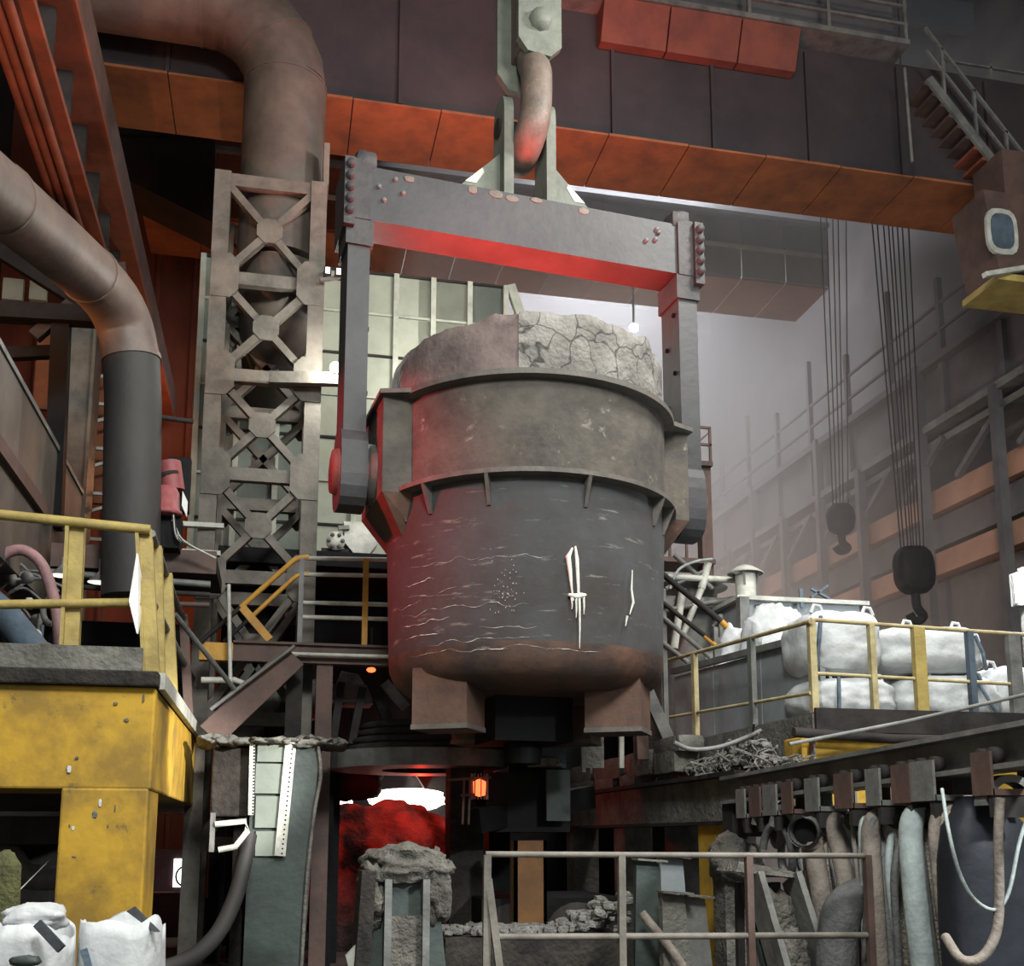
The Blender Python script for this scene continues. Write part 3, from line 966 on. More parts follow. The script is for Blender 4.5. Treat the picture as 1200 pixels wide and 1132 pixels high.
for px, py, ln, amp, w in ((474, 688, 0.5, 0.05, 0.010), (468, 736, 0.8, 0.05, 0.009), (474, 749, 0.6, 0.03, 0.009), (482, 666, 0.9, 0.06, 0.004), (590, 652, 0.5, 0.05, 0.004),
                           (540, 762, 0.5, 0.02, 0.010), (476, 770, 1.7, 0.05, 0.005), (478, 702, 0.7, 0.05, 0.006), (560, 655, 0.5, 0.03, 0.005), (470, 725, 1.6, 0.06, 0.006),
                           (500, 755, 1.2, 0.04, 0.006), (560, 735, 0.6, 0.03, 0.005), (465, 715, 0.5, 0.05, 0.006), (640, 760, 0.6, 0.03, 0.006)):
    streak(px, py, ln, amp, w)
for k in range(60):
    px, py = rnd.gauss(592, 9), rnd.gauss(688, 18)
    splash([(px, py), (px + 0.3, py + rnd.uniform(0.4, 1.6))], [0.005 * rnd.random() + 0.001, 0.002], name='lime_fleck')

# ------------------------------------------------------------------ yoke
zb0, zb1 = 8.58, 9.24
yk = root('lifting_yoke', (LX, LY, zb0), 'charcoal steel lifting yoke with red-lit underside gripping the ladle trunnions', 'yoke', rz=RZ)
K = zb0
bm_ = MB().box((-2.16, -0.24, 0), (2.16, 0.24, zb1 - K)).build('cross_beam', 'yoke', yk, local=True)
for k in range(6):
    x = -1.5 + rnd.random() * 3
    MB().blob((x, -0.242, zb1 - K - 0.03 - 0.04 * rnd.random()), (0.1 + 0.12 * rnd.random(), 0.008, 0.06 + 0.05 * rnd.random()), 2.2, 0.3, 4, k).build('scale_flake', 'hook', bm_, local=True)
bolt = MB().lathe([(0, -0.03), (0.026, -0.03), (0.032, 0)], 10, (0, 0, 0), axis='y').mesh('bolt', 'steel')
big_bolt = MB().lathe([(0, -0.06), (0.045, -0.06), (0.055, 0)], 10, (0, 0, 0), axis='y').mesh('bolt', 'yoke_end')
for s in (-1, 1):
    ep = MB().box((s * 2.12, -0.34, -0.14), (s * 2.24, 0.34, zb1 - K + 0.02)).build('end_plate', 'yoke_end', yk, local=True)
    MB().blob((s * 1.98, -0.1, zb1 - K + 0.08), (0.26, 0.36, 0.24), 5, 0.12, 4, 3 + s).build('end_cap', 'yoke_end', yk, local=True)
    MB().box((s * 1.92, -0.28, -0.02), (s * 2.125, 0.28, zb1 - K + 0.05)).build('end_cheek', 'yoke_end', yk, local=True)
    for k in range(5):
        inst('end_bolt', big_bolt, yk, (s * (2.18), -0.34, 0.02 + 0.14 * k))
    for k in range(4):
        inst('bolt', bolt, yk, (s * (1.88 - 0.42 * rnd.random()), -0.24, 0.12 + 0.55 * rnd.random()))
    # arm and its lower eye
    arm = MB().box((s * 1.92, -0.24, zl(5.7) + B - K), (s * 2.17, 0.24, 0.0)).build('arm', 'yoke', yk, local=True)
    MB().box((s * 1.89, -0.27, -0.33), (s * 2.20, 0.27, -0.02)).build('arm_clevis', 'yoke_end', arm, local=True)
    ze = 5.66 - K
    eye = []
    for k in range(24):
        t = 2 * math.pi * k / 24
        c_, s_ = math.cos(t), math.sin(t)
        q_ = (abs(c_) ** 3 + abs(s_) ** 3) ** (-1 / 3)
        eye.append((s * 1.90, 0.31 * c_ * q_, ze + 0.03 + 0.47 * s_ * q_))
    MB().prism(eye, (s * 0.29, 0, 0)).build('hook_eye', 'yoke', arm, local=True)
    MB().lathe([(0.0, s * 2.25), (0.24, s * 2.25), (0.26, s * 2.19)], 28, (0, 0, ze), axis='x').build('eye_cap', 'brown', arm, local=True)
    bb = MB().lathe([(0, 0), (0.03, 0), (0.03, 0.02)], 8, (0, 0, 0), axis='x').mesh('bolt', 'dark2')
    for k in range(6):
        inst('bolt_hole', bb, arm, (s * 1.915, -0.12 + 0.2 * (k % 2), -0.5 - 0.38 * k), (0, 0, math.pi if s > 0 else 0))
# lugs with gussets
for s, px, pt in ((-1, 588, 97), (1, 640, 110)):
    u = -0.27 if s < 0 else 0.27
    h = zb1 - K
    pl = [(-0.22, 0), (-0.22, 0.95)]
    for k in range(9):
        a = math.pi - math.pi * k / 8
        pl.append((0.22 * math.cos(a) * 1.0, 1.15 + 0.24 * math.sin(a)))
    pl += [(0.22, 0.95), (0.22, 0)]
    lg = MB().prism([(u - 0.06, y, h + z) for y, z in pl], (0.12, 0, 0)).build('lug', 'lug', yk, local=True)
    MB().prism([(u + s * 0.06, -0.05, h), (u + s * 0.66, -0.05, h), (u + s * 0.06, -0.05, h + 0.62)], (0, 0.1, 0)).build('lug_gusset', 'lug', lg, local=True)
    MB().prism([(u + s * 0.36, -0.056, h + 0.17), (u + s * 0.50, -0.056, h + 0.17), (u + s * 0.28, -0.056, h + 0.39), (u + s * 0.26, -0.056, h + 0.33)], (0, 0.006, 0)).build('paint_patch', 'pale', lg, local=True)
MB().tube([(-0.36, 0, zb1 - K + 0.98), (0.36, 0, zb1 - K + 0.98)], 0.12, 20).build('lifting_pin', 'dark', yk, local=True)

# ------------------------------------------------------------------ crane hook and block
hk = root('crane_hook', (LX - 0.02, LY, 9.9), 'worn laminated crane hook and plate block gripping the yoke pin', 'hook', rz=RZ)
H = 9.9
zp = zb1 + 0.98 - H
hp = [(0.10, 0.0, 11.55 - H), (0.12, -0.05, 11.15 - H), (0.10, -0.22, 10.9 - H), (0.05, -0.33, zp + 0.1), (0.0, -0.27, zp - 0.20), (-0.03, 0.0, zp - 0.34), (-0.02, 0.26, zp - 0.18), (0.0, 0.32, zp + 0.12), (0.0, 0.36, zp + 0.35)]
hpa = arc(hp, 5)
hr = []
for i in range(len(hpa)):
    t = i / (len(hpa) - 1)
    hr.append(0.20 - 0.02 * t if t < 0.3 else (0.194 - 0.02 * (t - 0.3) if t < 0.65 else 0.187 - 0.30 * (t - 0.65)))
MB().tube(hpa, hr, 16).build('hook_body', 'hook', hk, local=True)
# block plates: rear plate hangs lower, front plate with chamfers and hub
MB().prism([(-0.28, 0.16, 11.11 - H), (-0.13, 0.16, 10.91 - H), (0.12, 0.16, 10.91 - H), (0.3, 0.16, 11.26 - H), (0.3, 0.16, 12.96 - H), (-0.28, 0.16, 12.96 - H)], (0, 0.1, 0)).build('rear_plate', 'lug', hk, local=True)
fp = MB().prism([(-0.14, -0.26, 11.34 - H), (-0.02, -0.26, 11.18 - H), (0.28, -0.26, 11.16 - H), (0.42, -0.26, 11.31 - H), (0.42, -0.26, 12.96 - H), (-0.14, -0.26, 12.96 - H)], (0, 0.1, 0)).build('front_plate', 'lug', hk, local=True)
MB().lathe([(0.0, -0.36), (0.12, -0.36), (0.15, -0.26)], 8, (0.14, 0, 11.62 - H), axis='y').build('hub_nut', 'lug', fp, local=True)
MB().tube([(0.14, -0.26, 11.62 - H), (0.14, 0.26, 11.62 - H)], 0.12, 14).build('block_pin', 'hook', hk, local=True)
MB().box((-0.1, -0.16, 11.26 - H), (0.3, 0.16, 12.66 - H)).build('spacer', 'hook', hk, local=True)
MB().box((-0.42, -0.3, 12.91 - H), (0.56, 0.32, 13.36 - H)).build('sheave_housing', 'lug', hk, local=True)

# ------------------------------------------------------------------ yellow concrete platform on the west side
XF_ = -1.0
yp = root('yellow_platform', (-2.5, 12, 0), 'chipped yellow painted concrete platform on a square column', 'platform')
zt_, zm_ = 2.93, 2.08
MB().box((-6, 9.5, zm_), (XF_, 17.0, zt_)).build('deck_beam', 'yellow', yp, bevel=0.02)
ca0, cb0 = pY(67, 1000, 9.5).x, XF_ - 0.015
MB().box((ca0, 9.49, 0), (cb0, 10.3, zm_ + 0.01)).build('column', 'yellow', yp, bevel=0.02)
MB().box((-2.3, 17.0, zm_), (XF_, 19.2, zt_)).build('deck_extension', 'yellow', yp)
MB().box((-6, 9.42, zt_), (XF_ + 0.02, 17.05, zt_ + 0.13)).build('kerb_slab', 'concrete_dark', yp, bevel=0.015)
MB().box((-6, 9.46, zt_ + 0.13), (XF_ - 0.12, 9.54, zt_ + 0.33)).build('kick_plate', 'concrete', yp)
MB().box((XF_ - 0.02, 9.6, zt_ + 0.0), (XF_ + 0.06, 19.2, zt_ + 0.14)).build('edge_angle', 'pale', yp)
# recessed beam seen under the deck
MB().box((-6, 10.6, zm_ - 0.45), (XF_ - 0.3, 11.0, zm_ + 0.05)).build('under_beam', 'dark', yp)
MB().box((-6, 10.55, zm_ - 0.2), (XF_ - 0.3, 10.6, zm_ - 0.16)).build('beam_edge', 'steel', yp)
for k in range(12):
    x = ca0 + rnd.random() * (cb0 - ca0)
    z = 0.9 + rnd.random() * 2.0
    MB().blob((x, 9.487, z), (0.01 + 0.03 * rnd.random(), 0.003, 0.015 + 0.05 * rnd.random()), 2.5, 0.5, 3, k).build('paint_chip', 'concrete' if k % 4 else 'bag', yp)

# yellow guard rail on it
gr = root('yellow_guardrail', (-1.6, 9.6, zt_ + 0.13), 'worn mustard-yellow guardrail on top of the yellow concrete platform', 'railing')
Yr = 9.6
pa, pb = pY(-40, 599, Yr), pY(176, 621, Yr)
MB().tube([pa, pb], 0.045, 12).build('top_rail', 'yellow_rail', gr)
pa, pb = pY(-40, 709, Yr), pY(166, 706, Yr)
MB().tube([pa, pb], 0.04, 12).build('mid_rail', 'yellow_rail', gr)
for px0, px1, ya, yb, w in ((91, 82, 610, 790, 0.13), (170, 178, 622, 800, 0.12)):
    a, b = pY(px0, ya, Yr + 0.08), pY(px1, yb, Yr + 0.08)
    b.z = zt_ + 0.13
    MB().bar(a, b, w, 0.1, (0, 1, 0)).build('post', 'yellow_rail', gr)
    MB().bar(a + Vector((-w / 2, -0.04, 0)), b + Vector((-w / 2, -0.04, 0)), 0.03, 0.12, (0, 1, 0)).build('post_flange', 'yellow_rail', gr)
# side run, sloping back along the platform edge
gs = root('side_guardrail', (-1.05, 13, zt_ + 0.14), 'buckled olive side railing running back along the yellow platform edge', 'railing')
for i, (y, lean) in enumerate(((10.05, 0.0), (11.1, 0.02), (13.2, 0.03), (15.4, 0.03), (16.8, 0.0))):
    MB().bar((XF_ - 0.03 + lean, y, zt_ + 0.1), (XF_ - 0.12, y, 4.28), 0.1, 0.13).build('post', 'yellow_rail' if i < 2 else 'brown', gs)
MB().tube([(XF_ - 0.12, 9.65, 4.30), (XF_ - 0.13, 12, 4.25), (XF_ - 0.1, 17, 4.2)], 0.035, 8).build('top_rail', 'steel', gs)
MB().tube([(XF_ - 0.1, 9.65, 3.72), (XF_ - 0.08, 13, 3.7), (XF_ - 0.06, 17, 3.7)], 0.035, 8).build('mid_rail', 'steel', gs)
# white warning plate on edge
c = pY(158, 700, 9.5)
one('warning_plate', MB().prism([pY(160, 648, 9.45), pY(151, 704, 9.45), pY(160, 742, 9.45), pY(168, 700, 9.75)], (0.01, 0.03, 0)), 'white',
    'white diamond warning plate hung on the mustard guardrail post', 'sign')

# dark service gallery behind the guardrail
sg = root('service_gallery', (-3, 13, zt_ + 0.13), 'dark gallery wall with grating edge behind the mustard guardrail', 'gallery')
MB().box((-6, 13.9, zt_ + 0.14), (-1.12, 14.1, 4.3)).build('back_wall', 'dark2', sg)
a, b = pY(-30, 640, 12.9), pY(262, 660, 12.9)
MB().box((-2.55, 12.8, a.z - 0.16), (-0.75, 14.1, a.z)).build('gallery_floor', 'dark', sg)
MB().box((-2.55, 12.75, a.z - 0.22), (-0.75, 12.8, a.z + 0.05)).build('edge_channel', 'brown', sg)
zg = a.z
for k in range(3):
    MB().tube([(-2.55, 12.7, zg - 0.3 - 0.14 * k), (-1.8, 12.7, zg - 0.33 - 0.14 * k), (-0.8, 12.7, zg - 0.36 - 0.12 * k)], 0.03 + 0.01 * (k == 0), 8).build('service_pipe', ('steel', 'dark', 'brown')[k], sg)
for px in (20, 70, 122, 150):
    q = pY(px, 700, 13.85)
    MB().box((q.x - 0.2, 13.7, zt_ + 0.14), (q.x + 0.2, 13.9, zt_ + 0.75)).build('cubicle', 'dark' if px != 122 else 'steel', sg)
for px, py in ((72, 675), (116, 683)):
    q = pY(px, py, 12.4)
    lm = root('low_bay_lamp', q, 'small round lamp hanging behind the mustard guardrail near the ' + ('pink hose' if px == 72 else 'steel cubicle'), 'lamp')
    MB().lathe([(0.02, 0.12), (0.05, 0.08), (0.13, 0.0)], 16, q).build('shade', 'steel', lm)
    MB().lathe([(0, 0.005), (0.12, 0.005)], 16, q).build('lens', 'lamp_dim', lm)
    MB().tube([q + Vector((0, 0, 0.1)), (q.x, q.y, zg - 0.2)], 0.012, 6).build('stem', 'steel', lm)
# hydraulic clutter
pts = [pY(-5, 660, 11), pY(8, 648, 11), pY(28, 645, 11), pY(48, 660, 11), pY(60, 690, 11), pY(68, 730, 11), pY(74, 760, 11)]
pts[-1].z = zt_ + 0.16
one('return_hose', MB().tube(arc(pts, 4), 0.055, 10), 'pink_hose', 'thick faded pink hose arching behind the mustard guardrail', 'hose')
pts = [pY(-20, 700, 11.2), pY(6, 722, 11), pY(46, 768, 10.6)]
bc = root('hydraulic_cylinder', pts[-1], 'slate blue hydraulic cylinder slanting behind the lower yellow rail', 'cylinder')
MB().tube([pts[0], pts[1]], 0.15, 16).build('barrel', 'blue', bc)
MB().tube([pts[1], pts[2]], [0.15, 0.13], 16).build('tapered_barrel', 'blue', bc)
MB().tube([pts[2], pts[2] + (pts[2] - pts[1]) * 0.06], 0.15, 16).build('end_collar', 'steel', bc)
vm = root('valve_manifold', pY(15, 770, 11.3), 'pipework cluster of small valves behind the mustard guardrail', 'manifold')
for k in range(9):
    px, py = rnd.uniform(0, 45), rnd.uniform(668, 760)
    q = pY(px, py, 11.3 + rnd.random() * 0.3)
    MB().lathe([(0, 0), (0.06, 0), (0.06, 0.05), (0.03, 0.06), (0.03, 0.14), (0, 0.14)], 10, q, axis='y' if k % 2 else 'x').build('valve', 'steel' if k % 3 else 'pale', vm)
for k in range(7):
    px = rnd.uniform(0, 50)
    q = pY(px, 770, 11.5)
    MB().tube([(q.x, q.y, zt_ + 0.14), (q.x, q.y, zt_ + 0.7 + 0.6 * rnd.random())], 0.025, 8).build('riser_pipe', ('steel', 'dark', 'blue')[k % 3], vm)
for k in range(6):
    pa, pb = pY(rnd.uniform(-10, 30), rnd.uniform(640, 720), 11.6), pY(rnd.uniform(40, 75), rnd.uniform(650, 760), 11.6)
    MB().tube(arc([pa, (pa + pb) / 2 + Vector((0, 0, 0.12)), pb], 5), 0.016, 6).build('branch_hose', 'hose', vm)
sh = root('pipe_shackle', pY(62, 715, 11.2), 'grey U-shaped shackle hanging beside the pink hose', 'shackle')
q = pY(62, 715, 11.2)
MB().tube([q + Vector((0.09 * math.cos(t), 0, 0.14 * math.sin(t))) for t in [math.pi / 2 + k * math.pi / 8 for k in range(9)]], 0.03, 8).build('bow', 'steel', sh)

# red drive motor on stand by the tower
mo = root('red_motor', pY(196, 640, 12.6), 'faded red twin motor drive on a black stand beside the tower', 'motor')
a = pY(195, 590, 12.5)
MB().lathe([(0, 0.3), (0.1, 0.29), (0.14, 0.22), (0.15, 0.02), (0.18, 0.0), (0.18, -0.04), (0, -0.04)], 20, a + Vector((0, 0, -0.1))).build('motor_hood', 'pinkred', mo)
b = pY(201, 556, 12.7)
MB().tube([b + Vector((-0.03, 0, 0.14)), b + Vector((0.03, 0, -0.2))], 0.13, 16).build('upper_motor', 'pinkred', mo)
MB().tube([b + Vector((-0.02, 0, 0.0)), b + Vector((-0.01, 0, -0.04))], 0.14, 16).build('clamp_band', 'dark', mo)
MB().box((a.x - 0.2, 12.5, zg), (a.x + 0.16, 12.9, a.z - 0.12)).build('stand', 'dark2', mo)
MB().box((b.x - 0.05, 12.8, b.z - 0.4), (b.x + 0.2, 12.95, b.z + 0.25)).build('back_plate', 'dark2', mo)
q = pY(190, 578, 12.4)
MB().tube(arc([pY(188, 560, 12.5), pY(174, 566, 12.45), pY(172, 585, 12.45), pY(182, 594, 12.5)], 5), 0.02, 8).build('lead', 'hose', mo)
for k in range(8):
    p0, p1, p2 = pY(202 + k % 3, 600 + 3 * k, 12.4), pY(206 + 2 * k, 630 + k, 12.4), pY(225 + 4 * k, 640 + 2 * k, 12.5)
    MB().tube(arc([p0, p1, p2], 4), 0.011, 6).build('loose_cable', 'pale' if k % 2 else 'dark', mo)
one('marker_plate', MB().prism([pY(214, 575, 12.4), pY(213, 592, 12.4), pY(219, 606, 12.4), pY(220, 588, 12.4)], (0, 0.02, 0)), 'white', 'tilted white marker plate with a hole next to the red motor', 'sign')
for i, (ya, xa, xb) in enumerate(((614, 206, 262), (646, 204, 258))):
    a, b = pY(xa, ya, 14.3), pY(xb, ya + 3, 14.38)
    one('ledge_bar', MB().bar(a, b, 0.1, 0.06), 'pale', ('upper', 'lower')[i] + ' pale flat bar between the red motor and the tower', 'bar')

# ------------------------------------------------------------------ middle walkway with amber railing
Ym = 13.7
a, b = pY(234, 752, Ym), pY(470, 758, Ym)
zw = a.z
mw = root('middle_walkway', ((a.x + b.x) / 2, Ym + 0.5, zw - 0.25), 'brown steel walkway beam with amber end between tower and ladle', 'walkway')
MB().box((a.x, Ym, zw - 0.22), (a.x + 0.4, Ym + 0.15, zw)).build('beam_end', 'yellow_rail2', mw)
MB().box((a.x + 0.4, Ym, zw - 0.22), (b.x + 1.6, Ym + 0.15, zw)).build('beam', 'brown', mw)
MB().box((a.x + 0.4, Ym - 0.05, zw), (b.x + 1.6, Ym + 0.85, zw + 0.03)).build('deck', 'brown', mw)
MB().tube([pY(335, 766, Ym - 0.1), pY(470, 770, Ym - 0.1)], 0.025, 8).build('lower_pipe', 'pale', mw)
for px in (345, 380):
    q = pY(px, 800, Ym + 0.1)
    MB().box((q.x - 0.1, Ym + 0.05, 0), (q.x + 0.1, Ym + 0.25, zw - 0.22)).build('column', 'brown' if px == 380 else 'dark', mw)
# railing
ar = root('amber_railing', (0.6, Ym, zw), 'amber tubular railing with sloping stair end on the brown walkway', 'railing')
Yq = Ym + 0.05
for y0, y1 in ((654, 656), (673, 675), (706, 709), (723, 726)):
    p, q = pY(352, y0, Yq), pY(470, y1, Yq)
    MB().tube([p, q], 0.028, 8).build('rail', 'pale', ar)
for px in (429,):
    p = pY(px, 655, Yq)
    MB().bar(p, (p.x, p.y, zw), 0.07, 0.07).build('post', 'yellow_rail2', ar)
p = pY(354, 655, Yq)
MB().bar(p, (p.x, p.y, zw), 0.06, 0.06).build('post', 'steel', ar)
MB().tube(arc([pY(362, 653, Yq), pY(348, 655, Yq), pY(335, 665, Yq), pY(282, 712, Yq)], 4), 0.035, 8).build('stair_rail', 'yellow_rail2', ar)
MB().tube(arc([pY(362, 672, Yq), pY(350, 674, Yq), pY(338, 683, Yq), pY(296, 722, Yq)], 4), 0.03, 8).build('stair_rail', 'yellow_rail2', ar)
MB().tube([pY(282, 712, Yq), pY(235, 752, Yq - 0.1)], 0.03, 8).build('stair_rail', 'dark', ar)
MB().tube([pY(296, 722, Yq), pY(262, 752, Yq)], 0.025, 8).build('stair_rail', 'dark', ar)
MB().bar(pY(284, 712, Yq), pY(316, 750, Yq), 0.07, 0.1).build('stair_post', 'yellow_rail2', ar)
# stair below
ss = root('service_stair', pY(245, 865, 13.4), 'dark service stair with saw-tooth treads under the brown walkway', 'stair')
sa, sb = pY(246, 862, 13.4), pY(345, 768, 13.4)
MB().bar(sa, sb, 0.05, 0.32).build('stringer', 'brown', ss)
MB().tube([sa + Vector((0, -0.1, 0.3)), sb + Vector((0, -0.1, 0.1))], 0.025, 8).build('hand_rail', 'steel', ss)
tr = MB().prism([(-0.1, 0, 0), (0.1, 0, 0), (0.1, 0, 0.025), (-0.1, 0, 0.025)], (0, 0.7, 0)).mesh('tread', 'steel')
for k in range(9):
    p = sa.lerp(sb, (k + 0.5) / 9)
    inst('tread', tr, ss, (p.x, 13.42, p.z + 0.05), local=False)
a, b = pY(205, 720, 12.2), pY(275, 808, 13.3)
one('brace_pipe', MB().tube([a, b], 0.03, 8), 'steel', 'thin steel pipe sloping down from the side railing to the stair', 'pipe')
a, b = pY(268, 685, 13.3), pY(270, 800, 13.3)
one('stand_pipe', MB().tube([a, b], 0.025, 8), 'pale', 'thin pale vertical pipe in front of the tower foot', 'pipe')
a = [pY(236, 797, 13.5), pY(275, 797, 13.5), pY(284, 800, 13.5), pY(284, 812, 13.5)]
one('bent_pipe', MB().tube(a, 0.04, 8), 'pale', 'pale bent pipe end below the amber walkway end', 'pipe')
for i, (px, py) in enumerate(((308, 830), (330, 845), (290, 850), (262, 840), (355, 820))):
    q = pY(px, py, 15.9)
    one('machine_casing', MB().blob((q.x, q.y, q.z), (0.6, 0.6, 0.6), 3, 0.15, 6, i), 'dark' if i % 2 else 'steel',
        ('round dark casing under the stair', 'rough grey casing behind the trough top', 'grey casing at the stair foot', 'dark casing behind the side railing', 'grey casing beside the brown column')[i], 'machine')
    cq = q
    one('casing_leg', MB().box((q.x - 0.1, q.y - 0.1, 0), (q.x + 0.1, q.y + 0.1, q.z - 0.2)), 'dark2', ('dark leg under the round dark casing', 'dark leg under the rough grey casing', 'dark leg under the stair-foot casing', 'dark leg below the casing behind the side railing', 'dark leg below the casing by the brown column')[i], 'leg post')
# pale pump and hopper on the upper deck
q = pY(392, 648, 15.8)
dk = root('upper_deck', (1.0, 16.4, q.z - 0.3), 'dark upper deck slab behind the amber railing', 'deck')
MB().box((-0.9, 15.6, q.z - 0.25), (3.0, 17.5, q.z - 0.03)).build('deck_slab', 'dark2', dk)
MB().box((-0.9, 17.3, 2.9), (3.2, 17.4, q.z - 0.2)).build('void_shade_sheet', 'dark2', dk)  # added dark sheet standing for the unlit void; blocks orange light behind
for x in (-0.6, 2.6):
    MB().box((x, 16.5, 0), (x + 0.25, 16.8, q.z - 0.25)).build('deck_leg', 'dark2', dk)
hp_ = root('pump_hopper', pY(425, 650, 15.9), 'pale grey rounded hopper bucket on the dark upper deck', 'hopper')
q2 = pY(424, 632, 15.9)
pl = [(-0.28, 0.22), (-0.26, -0.1), (-0.12, -0.26), (0.1, -0.26), (0.22, -0.1), (0.3, 0.22)]
MB().prism([(q2.x + x, 15.75, q2.z + z) for x, z in pl], (0, 0.3, 0)).build('bucket', 'pale', hp_)
MB().bar((q2.x - 0.36, 15.72, q2.z + 0.1), (q2.x - 0.2, 15.72, q2.z + 0.12), 0.06, 0.06).build('lug', 'steel', hp_)
pp = root('feed_pump', pY(392, 650, 15.8), 'small pale flanged pump beside the grey hopper bucket', 'pump')
q3 = pY(393, 636, 15.8)
MB().lathe([(0, -0.12), (0.14, -0.12), (0.14, -0.06), (0.07, -0.05), (0.07, 0.1), (0, 0.1)], 18, q3, axis='y').build('casing', 'pale', pp)
for k in range(6):
    a = k * math.pi / 3
    inst('bolt', bolt, pp, (q3.x + 0.1 * math.cos(a), q3.y - 0.12, q3.z + 0.1 * math.sin(a)), local=False)
MB().box((q3.x - 0.2, 15.75, q3.z - 0.22), (q3.x + 0.2, 15.95, q3.z - 0.1)).build('foot', 'dark', pp)

# ------------------------------------------------------------------ green trough block with cable trays
Yg = 12.5
gx0, gx1 = pY(293, 960, Yg).x, pY(372, 960, Yg).x
zgt = pY(330, 870, Yg).z
gb = root('green_trough_block', ((gx0 + gx1) / 2, Yg + 0.4, 0), 'dark green steel-clad block with crusted top edge beside the glowing slag', 'block')
MB().hexa([(gx0 - 0.02, Yg, 0), (gx1 - 0.12, Yg, 0), (gx1 - 0.12, Yg + 0.9, 0), (gx0 - 0.02, Yg + 0.9, 0),
           (gx0, Yg, zgt), (gx1, Yg, zgt), (gx1, Yg + 0.9, zgt), (gx0, Yg + 0.9, zgt)]).build('body', 'green', gb)
MB().tube(arc([(gx1 - 0.02, Yg - 0.02, zgt - 0.02), (gx1 + 0.02, Yg - 0.02, zgt - 0.35), (gx1 - 0.04, Yg - 0.02, zgt - 0.8), (gx1 - 0.1, Yg - 0.02, 1.2), (gx1 - 0.13, Yg - 0.02, 0.2)], 5), 0.022, 6).build('edge_weld', 'concrete', gb)
for k in range(9):
    x = gx0 - 0.45 + k * 0.17
    MB().blob((x, Yg + 0.3, zgt + 0.02 * rnd.random()), (0.3, 0.9, 0.1 + 0.08 * rnd.random()), 2.6, 0.5, 5, k).build('crust_lump', 'concrete', gb)
# concrete shoulder to its west
sx0, sx1 = pY(247, 930, Yg).x, gx0
sd = MB().box((sx0, Yg + 0.05, pY(250, 957, Yg).z), (sx1, Yg + 0.95, zgt - 0.06)).build('shoulder', 'concrete_dark', gb, bevel=0.02)
MB().box((sx0 + 0.25, Yg + 0.3, 0), (sx1 - 0.05, Yg + 0.9, pY(250, 957, Yg).z)).build('shoulder_pier', 'concrete_dark', gb)
# perforated trays
hole = MB().lathe([(0, 0), (0.011, 0)], 6, axis='y').mesh('hole', 'dark2')
for (xa, ya, xb, yb, w) in ((296, 866, 294, 955, 0.06), (341, 870, 328, 1003, 0.12)):
    a, b = pY(xa, ya, Yg - 0.06), pY(xb, yb, Yg - 0.06)
    tray = MB().bar(a, b, w, 0.04, (0, 1, 0)).build('perforated_strip', 'pale', gb)
    for k in range(24):
        p = a.lerp(b, (k + 0.5) / 24)
        inst('hole', hole, tray, (p.x + 0.02, p.y - 0.022, p.z), local=False)
for k, (ya, yb) in enumerate(((872, 893), (895, 930), (933, 970), (974, 1003))):
    a, b = pY(300 if k else 302, ya, Yg - 0.025), pY(338 - 3 * k, yb, Yg - 0.025)
    MB().box((a.x, a.y - 0.015, b.z), (b.x, a.y + 0.025, a.z)).build('cladding_panel', 'cream_green', gb)
# fairing and black pipe sweeping to the floor
cf = root('pipe_clip', pY(265, 995, 11.9), 'white hooked cable clip under the concrete shoulder', 'bracket')
q = [pY(252, 966, 11.9), pY(288, 962, 11.9), pY(290, 974, 11.9), pY(276, 992, 11.9), pY(256, 996, 11.9)]
MB().tube(q, 0.035, 6).build('hooked_strip', 'pale', cf)
MB().box((q[0].x - 0.05, 11.9, q[4].z - 0.02), (q[0].x, 11.98, q[0].z + 0.12)).build('mount', 'steel', cf)
pts = [pY(292, 978, 12.2), pY(286, 1010, 12.1), pY(276, 1050, 11.9), pY(256, 1092, 11.6), pY(228, 1120, 11.3), pY(190, 1136, 11.0), pY(140, 1145, 10.8)]
one('drain_pipe', MB().tube(arc(pts, 5), 0.085, 12), 'soot_duct', 'thick black pipe sweeping down from the green block to the floor', 'pipe')
# far bright doorway and maroon cabinet seen past the column
q = pY(208, 1020, 25)
dw = root('service_doorway', (q.x, 25, 0), 'distant bright doorway with wheel behind the yellow column', 'doorway')
MB().box((q.x - 0.5, 25.0, 0), (q.x + 0.35, 25.1, q.z + 0.45)).build('frame', 'maroon', dw)
MB().box((q.x - 0.08, 24.97, q.z - 0.35), (q.x + 0.38, 25.0, q.z + 0.25)).build('opening', 'lamp_soft', dw)
MB().lathe([(0.2, -0.02), (0.24, 0), (0.2, 0.02)], 20, (q.x + 0.2, 24.9, q.z - 0.12), axis='y').build('hand_wheel', 'dark', dw)
q = pY(193, 1060, 20)
one('maroon_cabinet', MB().box((q.x - 0.25, 20, 0), (q.x + 0.3, 20.5, pY(190, 1046, 20).z)), 'maroon', 'dull maroon cabinet on the floor behind the yellow column', 'cabinet', bevel=0.02)
one('grey_cabinet', MB().box((pY(213, 1050, 18).x, 18, 0), (pY(262, 1050, 18).x, 18.5, pY(220, 1052, 18).z)), 'maroon', 'low wide maroon-grey cabinet next to the sweeping black pipe', 'cabinet', bevel=0.02)
